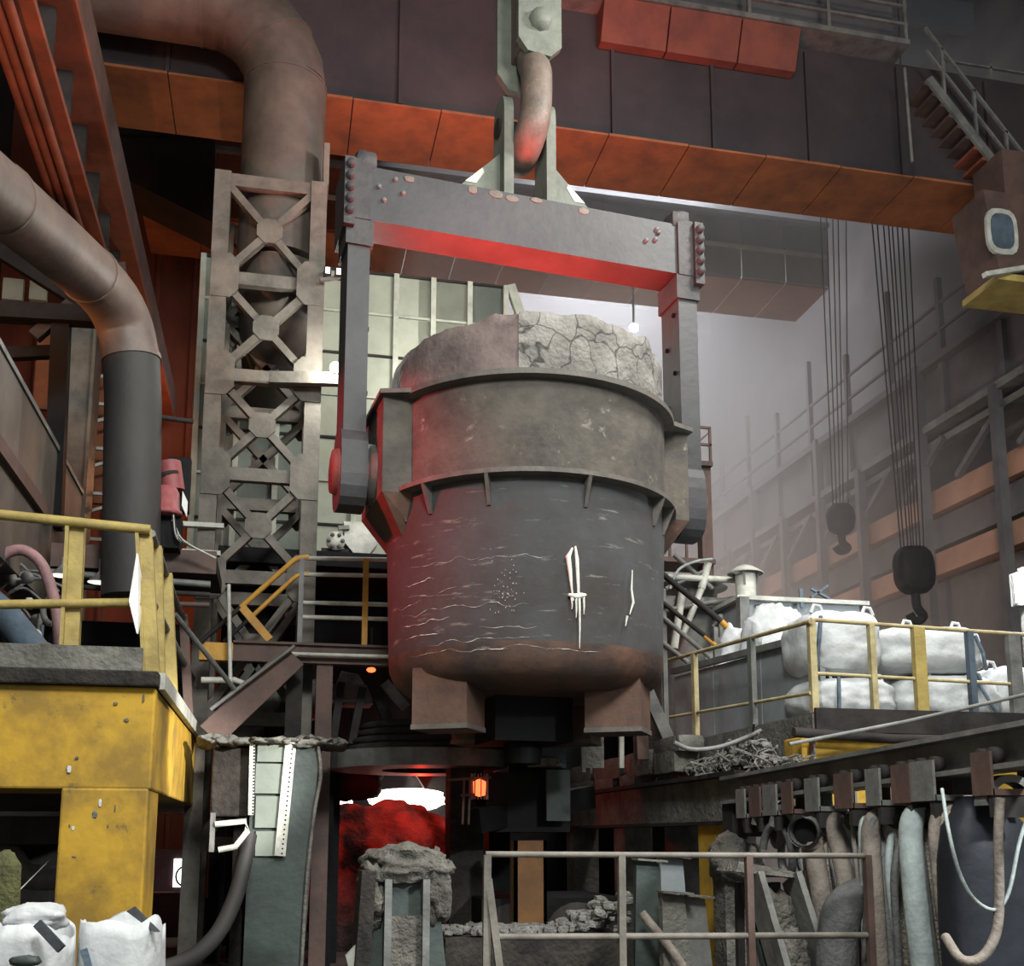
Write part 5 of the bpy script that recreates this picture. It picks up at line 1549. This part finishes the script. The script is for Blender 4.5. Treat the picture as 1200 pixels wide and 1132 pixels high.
# coiled hoses near the track beam
for i, (px, py, Rr, r) in enumerate(((893, 962, 0.17, 0.035), (905, 990, 0.2, 0.04), (914, 965, 0.14, 0.05))):
    q = pX(px, py, mx - 0.15)
    one('hose_coil', MB().tube([q + Vector((0.03 * t, Rr * math.cos(t), Rr * 1.15 * math.sin(t) - Rr * 0.2)) for t in [0.35 * k for k in range(38)]], r, 8), 'hose',
        ('black hose coil closest to the track beam end', 'larger black hose coil resting over the slag lump', 'fat black hose coil under the third trolley')[i], 'hose', 'coiled hoses')
q = pX(950, 975, mx - 0.2)
on = root('open_nozzle', q, 'short black open-ended nozzle hanging by the yellow pier', 'nozzle')
MB().tube([q + Vector((-0.12, -0.1, 0)), q + Vector((0.15, 0.18, 0.03)), q + Vector((0.25, 0.3, 0.14)), q + Vector((0.25, 0.3, 0.35))], 0.115, 16, False).build('barrel', 'hose', on)
MB().tube([q + Vector((-0.13, -0.11, 0)), q + Vector((-0.10, -0.08, 0))], 0.13, 16, False).build('lip', 'steel', on)
MB().tube([q + Vector((-0.06, -0.04, 0)), q + Vector((-0.05, -0.03, 0))], 0.1, 16).build('bore', 'dark2', on)

# black rubber sack with saddle and hose loops
Ys = 6.3
bs = root('black_rubber_sack', pY(1165, 1140, Ys), 'big black rubber sack hanging from the last trolley', 'sack')
sec = [(1150, 1204, 932), (1148, 1208, 948), (1136, 1226, 968), (1132, 1236, 1010), (1134, 1240, 1080), (1140, 1236, 1150), (1146, 1232, 1230)]
vs, fs = [], []
n = 28
for xa, xb, y in sec:
    a, b = pY(xa, y, Ys), pY(xb, y, Ys)
    for k in range(n):
        t = 2 * math.pi * k / n
        c, s_ = math.cos(t), math.sin(t)
        qn = (abs(c) ** 3 + abs(s_) ** 3) ** (-1 / 3)
        vs.append(((a.x + b.x) / 2 + c * qn * (b.x - a.x) / 2, Ys + 0.25 + s_ * qn * (b.x - a.x) * 0.30 + 0.012 * noise.noise(Vector((c * 5, y * 0.05, s_ * 5))), (a.z + b.z) / 2))
for i in range(len(sec) - 1):
    for k in range(n):
        fs.append((i * n + k, i * n + (k + 1) % n, (i + 1) * n + (k + 1) % n, (i + 1) * n + k))
fs.append(tuple(range(n)))
fs.append(tuple(range((len(sec) - 1) * n, len(sec) * n))[::-1])
MB().add(vs, fs, True).build('sack_body', 'black_bag', bs)
q = pY(1192, 940, Ys - 0.1)
MB().lathe([(0.15, -0.06), (0.2, -0.06), (0.2, 0.06), (0.15, 0.06)], 24, (q.x, Ys, q.z - 0.02), -math.pi / 2, math.pi / 2, axis='y', smooth=False).build('saddle_arch', 'steel', bs)
MB().bar(pY(1178, 865, Ys + 0.1), pY(1180, 905, Ys + 0.1), 0.09, 0.09).build('suspension_link', 'steel', bs)
Yh = Ys - 0.3
one('looped_wire', MB().tube(arc([pY(1104, 925, Yh + 0.4), pY(1112, 975, Yh), pY(1124, 1022, Yh), pY(1142, 1054, Yh), pY(1166, 1066, Yh), pY(1182, 1046, Yh), pY(1194, 990, Yh), pY(1203, 960, Yh)], 6), 0.012, 8), 'hose_pale', 'thin pale cord looping across the black rubber sack', 'cord')
one('loop_hose', MB().tube(arc([pY(1172, 935, Yh), pY(1170, 985, Yh), pY(1171, 1050, Yh), pY(1168, 1090, Yh), pY(1156, 1116, Yh), pY(1140, 1126, Yh), pY(1124, 1122, Yh), pY(1108, 1098, Yh + 0.2)], 6), 0.03, 10), 'hose_mid', 'grey-brown hose hanging in a U before the black rubber sack', 'hose')

# ------------------------------------------------------------------ right platform with bulk bags
zd = 2.93
px0 = 5.26
rp = root('bag_platform', (7.2, 12.5, 0), 'grey loading platform with yellow fascia beam carrying white bulk bags', 'platform')
MB().box((px0, 10.0, zd - 0.18), (10.5, 15.0, zd)).build('deck', 'steel', rp)
MB().box((px0, 9.96, zd - 0.2), (10.5, 10.0, zd + 0.04)).build('edge_channel', 'dark', rp)
MB().tube([pY(930, 858, 9.9), pY(1045, 866, 9.9), pY(1210, 868, 9.9)], 0.05, 8).build('edge_pipe', 'dark', rp)
MB().box((px0 - 0.1, 10.1, 2.0), (10.5, 10.5, zd - 0.24)).build('fascia_beam', 'yellow', rp, bevel=0.02)
for px in (985, 1190):
    q = pY(px, 1000, 10.2)
    MB().box((q.x - 0.22, 10.15, 0), (q.x + 0.22, 10.6, 2.0)).build('pier', 'yellow', rp, bevel=0.02)
MB().box((9.5, 14, 0), (10, 14.5, zd - 0.18)).build('pier', 'concrete', rp)
# railings
fr2 = root('platform_front_railing', (6.5, 10.05, zd), 'yellow-beige railing in front of the stacked white bulk bags', 'railing')
Yf = 10.06
MB().tube([pY(950, 726, Yf), pY(1230, 746, Yf)], 0.022, 8).build('top_rail', 'beige_rail', fr2)
MB().tube([pY(952, 789, Yf), pY(1230, 804, Yf)], 0.02, 8).build('mid_rail', 'beige_rail', fr2)
for k, (px, w, m_) in enumerate(((950, 0.07, 'beige_rail'), (1020, 0.06, 'beige_rail'), (1075, 0.13, 'yellow_rail'), (1135, 0.07, 'blue'), (1186, 0.14, 'steel'))):
    p = pY(px, 727 + (px - 950) * 0.07, Yf)
    MB().bar(p, (p.x, Yf, zd), w, 0.07, (0, 1, 0)).build('post', m_, fr2)
sr = root('platform_side_railing', (px0, 12.2, zd), 'beige side railing running back along the blue-grey panel', 'railing')
xs = px0 - 0.0
t0, t1 = pX(950, 728, xs), pX(768, 778, xs)
MB().tube([t0, t1], 0.026, 8).build('top_rail', 'beige_rail', sr)
m0, m1 = pX(950, 812, xs), pX(776, 842, xs)
MB().tube([m0, m1], 0.02, 8).build('mid_rail', 'beige_rail', sr)
for px in (880, 813, 775):
    f = (px - 950) / (768 - 950)
    p = t0.lerp(t1, f)
    y = pX(px, 750, xs).y
    zz_ = t0.z + (t1.z - t0.z) * (y - t0.y) / (t1.y - t0.y)
    MB().bar((xs, y, zd - 0.1), (xs, y, zz_), 0.06, 0.1).build('post', 'beige_rail' if px == 813 else 'steel', sr)
MB().box((xs - 0.02, 10.0, zd - 0.5), (xs, 14.6, zd - 0.02)).build('kick_sheet', 'concrete', sr)
# blue-grey hopper side panel behind
bp_ = root('hopper_panel', (5.75, 12.5, zd), 'blue-grey sheet hopper side behind the beige side railing', 'panel')
for i in range(3):
    y0 = 10.5 + i * 1.45
    MB().hexa([(5.62, y0 + 0.01, zd), (5.68, y0 + 0.01, zd), (5.68, y0 + 1.44, zd), (5.62, y0 + 1.44, zd), (5.62, y0 + 0.01, 3.80 + i * 0.06), (5.68, y0 + 0.01, 3.80 + i * 0.06), (5.68, y0 + 1.44, 3.86 + i * 0.06), (5.62, y0 + 1.44, 3.86 + i * 0.06)]).build('sheet', 'panel_grey', bp_)
MB().bar((5.6, 10.5, 3.82), (5.6, 14.85, 4.06), 0.08, 0.08).build('rim_angle', 'steel', bp_)
# bags


def bulk_bag(px0_, px1_, pyt, pyb, Y, label, seed, straps=(), depth=0.95, zbase=None):
    a, b = pY(px0_, pyt, Y), pY(px1_, pyb, Y)
    r = root('bulk_bag', ((a.x + b.x) / 2, Y + depth / 2, b.z), label, 'bag', 'white bulk bags on the platform')
    MB().blob(((a.x + b.x) / 2, Y + depth / 2, (a.z + b.z) / 2), (b.x - a.x, depth, a.z - b.z), 3.8, 0.07, 18, seed, 1.1).build('bag_body', 'bag', r)
    for xa, ya, xb, yb in straps:
        MB().tube([pY(xa, ya, Y - 0.02), pY((xa + xb) / 2, (ya + yb) / 2, Y - 0.05), pY(xb, yb, Y - 0.02)], 0.022, 5).build('strap', 'strap', r)
    for s in (-0.3, 0.3):
        c = Vector(((a.x + b.x) / 2 + s, Y + 0.2, a.z - 0.02))
        MB().tube([c + Vector((-0.07, 0, -0.03)), c + Vector((-0.03, 0, 0.06)), c + Vector((0.04, 0, 0.05)), c + Vector((0.07, 0, -0.03))], 0.02, 5).build('lifting_loop', 'bag', r)
    return r


bulk_bag(958, 1062, 789, 841, 10.4, 'lower white bulk bag of the stack behind the railing corner', 1, ((983, 793, 984, 838),))
bulk_bag(952, 1047, 708, 790, 10.4, 'upper white bulk bag with a puckered top at the railing corner', 2, ((962, 722, 957, 785),))
bulk_bag(1066, 1188, 786, 845, 10.45, 'lower white bulk bag behind the thick mustard post', 3, ((1140, 790, 1172, 842), (1146, 790, 1150, 800)))
bulk_bag(1044, 1166, 726, 790, 10.45, 'upper white bulk bag with a spout tip behind the thick mustard post', 4, ((1143, 745, 1152, 765), (1152, 765, 1156, 785)))
q = pY(1096, 722, 10.7)
bulk_bag(1168, 1240, 776, 846, 10.6, 'white bulk bag behind the last grey railing post', 5)
for i, (xa, xb, yt, yb, Y, l) in enumerate(((850, 905, 728, 762, 13.4, 'flattened white bulk bag lying by the vent chimney'), (892, 962, 705, 752, 12.5, 'white bulk bag lying beneath the lit cabin window'))):
    a, b = pY(xa, yt, Y), pY(xb, yb, Y)
    one('loose_bulk_bag', MB().blob(((a.x + b.x) / 2, Y + 0.5, (a.z + zd) / 2), (b.x - a.x + 0.1, 1.0, a.z - zd), 2.8, 0.22, 14, 11 + i, 1.6), 'bag', l, 'bag')
# pale bags on floor behind the hoses
for i, (xa, xb, yt) in enumerate(((1040, 1100, 940), (1092, 1150, 932))):
    a, b = pY(xa, yt, 11.3), pY(xb, yt, 11.3)
    one('floor_bulk_bag', MB().blob(((a.x + b.x) / 2, 11.8, a.z / 2), (b.x - a.x + 0.1, 1.0, a.z), 5, 0.08, 12, 15 + i), 'bag',
        ('pale bulk bag on the floor behind the thick ash-crusted hose', 'pale bulk bag on the floor behind the crumbling hose')[i], 'bag')

# scrap heap of rebar
sc = MB()
for k in range(230):
    px = rnd.gauss(872, 24)
    py = 905 - abs(rnd.gauss(0, 1)) * 17 * max(0.25, 1 - abs(px - 880) / 70)
    q = pX(px, py, 4.80 + rnd.random() * 0.34)
    q.z = max(q.z, zt2 + 0.03)
    d = Vector((rnd.gauss(0, 1), rnd.gauss(0, 1), rnd.gauss(0, 0.35))).normalized() * (0.1 + 0.22 * rnd.random())
    if k % 4 == 0:
        sc.blob(q, (0.12, 0.1, 0.07), 2.6, 0.5, 2, k)
    elif k % 3 == 0:
        sc.tube([q + Vector((0.1 * math.cos(t), 0.04 * math.sin(3 * t), 0.08 * math.sin(t))) for t in [0.6 * j for j in range(8)]], 0.012, 5)
    else:
        sc.bar(q - d, q + d, 0.025, 0.02)
tag(sc.build('scrap_tangle', 'rubble'), 'tangled heap of dusty rebar scrap beside the yellow fascia beam', 'scrap', kind='stuff')
one('scrap_hose', MB().tube(arc([pY(790, 870, 11), pY(810, 878, 11), pY(840, 876, 11), pY(870, 866, 11), pY(892, 856, 11)], 5), 0.025, 8), 'steel', 'pale hose sagging over the rebar scrap', 'hose')
one('guy_rope', MB().tube([pY(925, 872, 9.6), pY(1060, 846, 9.5), pY(1210, 812, 9.4)], 0.022, 6), 'steel', 'straight grey cable crossing before the lower bulk bags', 'cable')

# cabin, vent and steelwork behind the platform
Yk = 14.2
a, b = pY(868, 704, Yk), pY(1010, 770, Yk)
kb = root('control_cabin', ((a.x + b.x) / 2, Yk + 1, zd), 'blue-grey control cabin with a bright lit window behind the bags', 'cabin')
MB().box((a.x, Yk, zd), (b.x, Yk + 2, a.z)).build('cabin_body', 'panel_grey', kb)
MB().box((a.x - 0.1, Yk - 0.12, a.z), (b.x + 0.1, Yk + 2, a.z + 0.06)).build('roof_slab', 'pale', kb)
c, d = pY(888, 711, Yk - 0.03), pY(912, 730, Yk - 0.03)
MB().box((c.x - 0.03, Yk - 0.03, d.z - 0.03), (d.x + 0.03, Yk - 0.001, c.z + 0.03)).build('window_frame', 'dark', kb)
MB().box((c.x, Yk - 0.045, d.z), (d.x, Yk - 0.03, c.z)).build('window_pane', 'lamp_soft', kb)
MB().bar(pY(870, 700, Yk - 0.2), pY(872, 770, Yk - 0.2), 0.14, 0.14).build('corner_post', 'steel', kb)
for xa, ya, xb, yb in ((938, 690, 940, 712), (950, 700, 970, 686), (950, 690, 972, 702)):
    MB().bar(pY(xa, ya, Yk - 0.1), pY(xb, yb, Yk - 0.1), 0.05, 0.03).build('roof_strap', 'strap', kb)
v = pY(874, 690, 14.6)
vc = root('vent_chimney', (v.x, 14.6, a.z), 'pale vent chimney with a conical rain cap behind the cabin', 'vent')
zv = pY(874, 672, 14.6).z
MB().lathe([(0.15, a.z - 0.3), (0.15, zv - 0.02)], 20, (v.x, 14.6, 0)).build('pipe', 'pale', vc)
MB().lathe([(0.26, zv - 0.01), (0.27, zv), (0.12, zv + 0.1), (0.0, zv + 0.14)], 24, (v.x, 14.6, 0)).build('rain_cap', 'pale', vc)
for k in range(3):
    an = k * 2.1
    MB().bar((v.x + 0.14 * math.cos(an), 14.6 + 0.14 * math.sin(an), zv - 0.2), (v.x + 0.2 * math.cos(an), 14.6 + 0.2 * math.sin(an), zv + 0.02), 0.03, 0.03).build('cap_bracket', 'steel', vc)
# tank lid and steelwork
Yt = 15.0
tk = root('tank_top', pY(815, 760, Yt), 'grey tank with flat lid and jumbled pipes behind the ladle', 'tank')
a = pY(812, 680, Yt)
MB().lathe([(0.0, a.z + 0.08), (0.62, a.z + 0.02), (0.66, a.z), (0.5, a.z - 0.03), (0.48, a.z - 0.35), (0.48, 0.5)], 28, (a.x + 0.1, Yt + 0.6, 0)).build('tank_shell', 'steel', tk)
for xa, ya, xb, yb, r in ((782, 676, 870, 680, 0.05), (776, 716, 868, 700, 0.04), (800, 745, 822, 690, 0.05), (822, 690, 830, 660, 0.06), (780, 690, 828, 668, 0.03), (790, 650, 835, 690, 0.04), (845, 720, 848, 760, 0.05), (790, 760, 800, 690, 0.06), (835, 735, 865, 700, 0.03)):
    MB().tube([pY(xa, ya, Yt - 0.1), pY(xb, yb, Yt - 0.1)], r, 8).build('pipe', 'steel' if r < 0.05 else 'pale', tk)
MB().tube(arc([pY(785, 690, Yt - 0.2), pY(795, 668, Yt - 0.2), pY(815, 658, Yt - 0.2), pY(835, 655, Yt - 0.2)], 5), 0.02, 6).build('loose_hose', 'hose_pale', tk)
MB().box((a.x - 0.7, Yt, a.z - 0.42), (a.x + 0.9, Yt + 0.3, a.z - 0.25)).build('support_beam', 'steel', tk)
for x in (a.x - 0.6, a.x + 0.75):
    MB().box((x - 0.1, Yt + 0.1, 0), (x + 0.1, Yt + 0.3, a.z - 0.4)).build('support_leg', 'concrete_dark', tk)
# stair with handrails going down beside ladle
sl = root('pit_stair', pY(800, 770, 14.0), 'grey stair handrails slanting down between ladle and platform', 'stair')
for k, (xa, ya, xb, yb, m_) in enumerate(((775, 672, 845, 728, 'dark'), (845, 728, 862, 745, 'yellow_rail2'), (775, 705, 835, 752, 'dark'), (775, 722, 832, 770, 'steel'), (775, 752, 806, 776, 'steel'), (825, 745, 838, 756, 'yellow_rail2'))):
    MB().tube([pY(xa, ya, 13.7), pY(xb, yb, 13.7)], 0.045 if k < 2 else 0.035, 8).build('hand_rail', m_, sl)
for px in (777, 838):
    p = pY(px, 735 if px == 838 else 690, 13.75)
    MB().bar(p, (p.x, p.y, zd - 0.4), 0.06, 0.06).build('post', 'steel', sl)
# brown column with little caged landing
q = pY(828, 600, 16.9)
bcn = root('brown_column', (q.x, 17, 0), 'slim rust-brown column with a caged landing beside the trunnion', 'column')
MB().box((q.x - 0.1, 16.9, 0), (q.x + 0.1, 17.1, pY(828, 548, 16.9).z)).build('shaft', 'brown', bcn)
z0_, z1_ = pY(820, 542, 16.9).z, pY(820, 502, 16.9).z
MB().box((q.x - 0.9, 16.8, z0_ - 0.08), (q.x + 0.1, 17.5, z0_)).build('landing', 'brown', bcn)
for xo in (-0.85, -0.5, -0.15, 0.08):
    MB().bar((q.x + xo, 16.85, z0_), (q.x + xo, 16.85, z1_), 0.04, 0.04).build('rail_post', 'brown', bcn)
for z in (z1_, (z0_ + z1_) / 2):
    MB().bar((q.x - 0.9, 16.85, z), (q.x + 0.1, 16.85, z), 0.04, 0.04).build('rail', 'brown', bcn)
MB().bar((q.x - 0.5, 16.85, z0_), (q.x + 0.05, 16.85, z1_ - 0.1), 0.03, 0.03).build('cage_brace', 'brown', bcn)
zl2 = pY(800, 655, 16.9).z
MB().box((q.x - 0.9, 16.8, zl2 - 0.08), (q.x + 0.1, 17.5, zl2)).build('landing', 'brown', bcn)
for xo in (-0.7, -0.4, -0.1):
    MB().bar((q.x + xo, 16.85, zl2), (q.x + xo, 16.85, zl2 + 0.5), 0.04, 0.04).build('rail_post', 'brown', bcn)

# ------------------------------------------------------------------ east runway, girders along the aisle
Xe = 14.0
er = root('east_runway', (Xe, 26, 0), 'hazy stacked crane runway girders with warm-lit salmon flanges along the far aisle', 'girder')


def zpx(y):
    return pX(1100, y, Xe).z


g0, g1 = 15.0, 39.8
MB().box((Xe, g0, zpx(497)), (Xe + 0.5, g1, zpx(430))).build('upper_web', 'girder', er)
MB().box((Xe - 0.25, g0, zpx(430)), (Xe + 0.7, g1, zpx(421))).build('upper_flange', 'girder', er)
MB().box((Xe - 0.25, g0, zpx(506)), (Xe + 0.7, g1, zpx(497))).build('upper_lower_flange', 'steel', er)
MB().box((Xe - 0.1, g0, zpx(524)), (Xe + 0.1, g1, zpx(516))).build('rail_strip', 'steel', er)
MB().box((Xe - 0.05, g0, zpx(601)), (Xe + 0.3, g1, zpx(574))).build('middle_flange', 'girder_pink', er)
MB().box((Xe + 0.1, g0, zpx(640)), (Xe + 0.5, g1, zpx(604))).build('middle_web', 'girder', er)
MB().box((Xe - 0.1, g0, zpx(676)), (Xe + 0.3, g1, zpx(650))).build('lower_flange', 'girder_pink', er)
MB().box((Xe + 0.2, g0, 0.0), (Xe + 0.5, g1, zpx(680))).build('lower_wall', 'girder', er)
for k, px in enumerate((1172, 1081, 1006, 958, 915, 880, 852)):
    y = pX(px, 600, Xe - 0.3).y
    MB().box((Xe - 0.32, y - 0.09, 0), (Xe - 0.12, y + 0.09, zpx(421) if k % 2 else zpx(500))).build('column', 'girder', er)
for k in range(12):
    y = 16 + k * 2.0
    MB().box((Xe - 0.12, y - 0.08, zpx(497)), (Xe, y + 0.08, zpx(430))).build('web_stiffener', 'girder', er)
    MB().box((Xe - 0.1, y - 0.06, zpx(421)), (Xe + 0.02, y + 0.06, zpx(421) + 1.8 + 0.7 * (k % 2))).build('walkway_post', 'girder', er)
    MB().bar((Xe - 0.15, y, zpx(520)), (Xe - 0.15, y + 1.6, zpx(574)), 0.12, 0.12).build('knee_brace', 'girder', er)
for k in range(2):
    MB().bar((Xe - 0.05, g0, zpx(421) + 0.6 + 0.6 * k), (Xe - 0.05, g1, zpx(421) + 0.6 + 0.6 * k), 0.06, 0.06).build('walkway_rail', 'girder', er)

# wire ropes and hook blocks in the haze
def hook_block(px, py, Y, rpx, label, h):
    q = pY(px, py, Y)
    r = root('hoist_block', (q.x, Y, q.z - h), label, 'hook block')
    MB().blob((q.x, Y, q.z), (h * 1.1, 0.5, h * 1.3), 3, 0.06, 8, px).build('sheave_housing', 'dark2', r)
    MB().tube(arc([q + Vector((0, 0, -h * 0.55)), q + Vector((0.02, 0, -h * 1.0)), q + Vector((0.15, 0, -h * 1.25)), q + Vector((-0.05, 0, -h * 1.4)), q + Vector((-0.16, 0, -h * 1.2))], 4), 0.09, 8).build('hook', 'dark2', r)
    for xa in rpx:
        t = pY(xa, 235, Y)
        b = pY(px + (xa - sum(rpx) / len(rpx)) * 0.45, py, Y)
        MB().tube([(t.x, Y, 21.0), b], 0.016, 5).build('wire_rope', 'rope', r)
    return r


hook_block(985, 608, 22.0, (962, 971, 980, 988, 1000), 'small dark hoist block on wire ropes deep in the haze', 0.55)
hook_block(1071, 668, 19.0, (1010, 1018, 1028, 1036, 1042, 1050, 1058, 1068), 'large dark hoist block on many wire ropes in the haze', 0.75)
a, b = pY(1003, 268, 26), pY(1050, 330, 26)
sk = root('roof_skylight', (a.x, 26.5, b.z), 'slanted pale skylight strip seen between the wire ropes', 'skylight')
for k in range(4):
    p, q = a.lerp(b, k / 4), a.lerp(b, (k + 0.9) / 4)
    MB().bar(p, q, 0.4, 0.06, (0, 1, 0)).build('pane', 'cream', sk)
MB().bar(a + Vector((-0.2, 0.1, 0)), b + Vector((-0.2, 0.1, 0)), 0.06, 0.1).build('frame', 'dark', sk)

# lamps
f0 = pY(1199, 690, 11.8)
flo = root('platform_floodlight', (f0.x, 11.8, zd), 'glaring white floodlight on a post beside the bulk bags', 'lamp')
MB().bar((f0.x + 0.1, 11.9, zd), (f0.x + 0.1, 11.9, f0.z + 0.3), 0.1, 0.1).build('post', 'steel', flo)
MB().cbox(f0 + Vector((0.06, 0.06, 0)), (0.3, 0.14, 0.42)).build('housing', 'steel', flo)
MB().cbox(f0 + Vector((0, -0.02, 0)), (0.26, 0.02, 0.36)).build('lens', 'lamp', flo)
point('platform_floodlight_light', f0 + Vector((-0.25, -0.35, 0.1)), 260, (0.92, 0.97, 1.0), 0.08)
f1 = pY(743, 384, 24.8)
hl_ = root('rear_high_bay_lamp', f1, 'bright round lamp glowing behind the ladle rim', 'lamp')
MB().blob(f1, (0.24, 0.12, 0.22), 2.2, 0.02, 6, 1).build('lens', 'lamp', hl_)
MB().tube([f1 + Vector((0, 0.03, 0.05)), (f1.x, f1.y + 0.03, zA - 0.02)], 0.03, 6).build('stem', 'steel', hl_)

# ------------------------------------------------------------------ haze filling the aisle
hm = bpy.data.materials.new('aisle_haze')
hm.use_nodes = True
nt = hm.node_tree
for n_ in list(nt.nodes):
    nt.nodes.remove(n_)
o_ = nt.nodes.new('ShaderNodeOutputMaterial')
v_ = nt.nodes.new('ShaderNodeVolumeScatter')
v_.inputs['Color'].default_value = (0.93, 0.93, 0.95, 1)
v_.inputs['Density'].default_value = 0.062
v_.inputs['Anisotropy'].default_value = 0.2
nt.links.new(v_.outputs[0], o_.inputs['Volume'])
mt['haze'] = hm
hz_ = MB().box((2.2, 18.0, 0.02), (15.3, 39.8, 20.2)).build('haze', 'haze')
tag(hz_, 'grey drifting haze filling the far aisle of the hall', 'haze', kind='stuff')
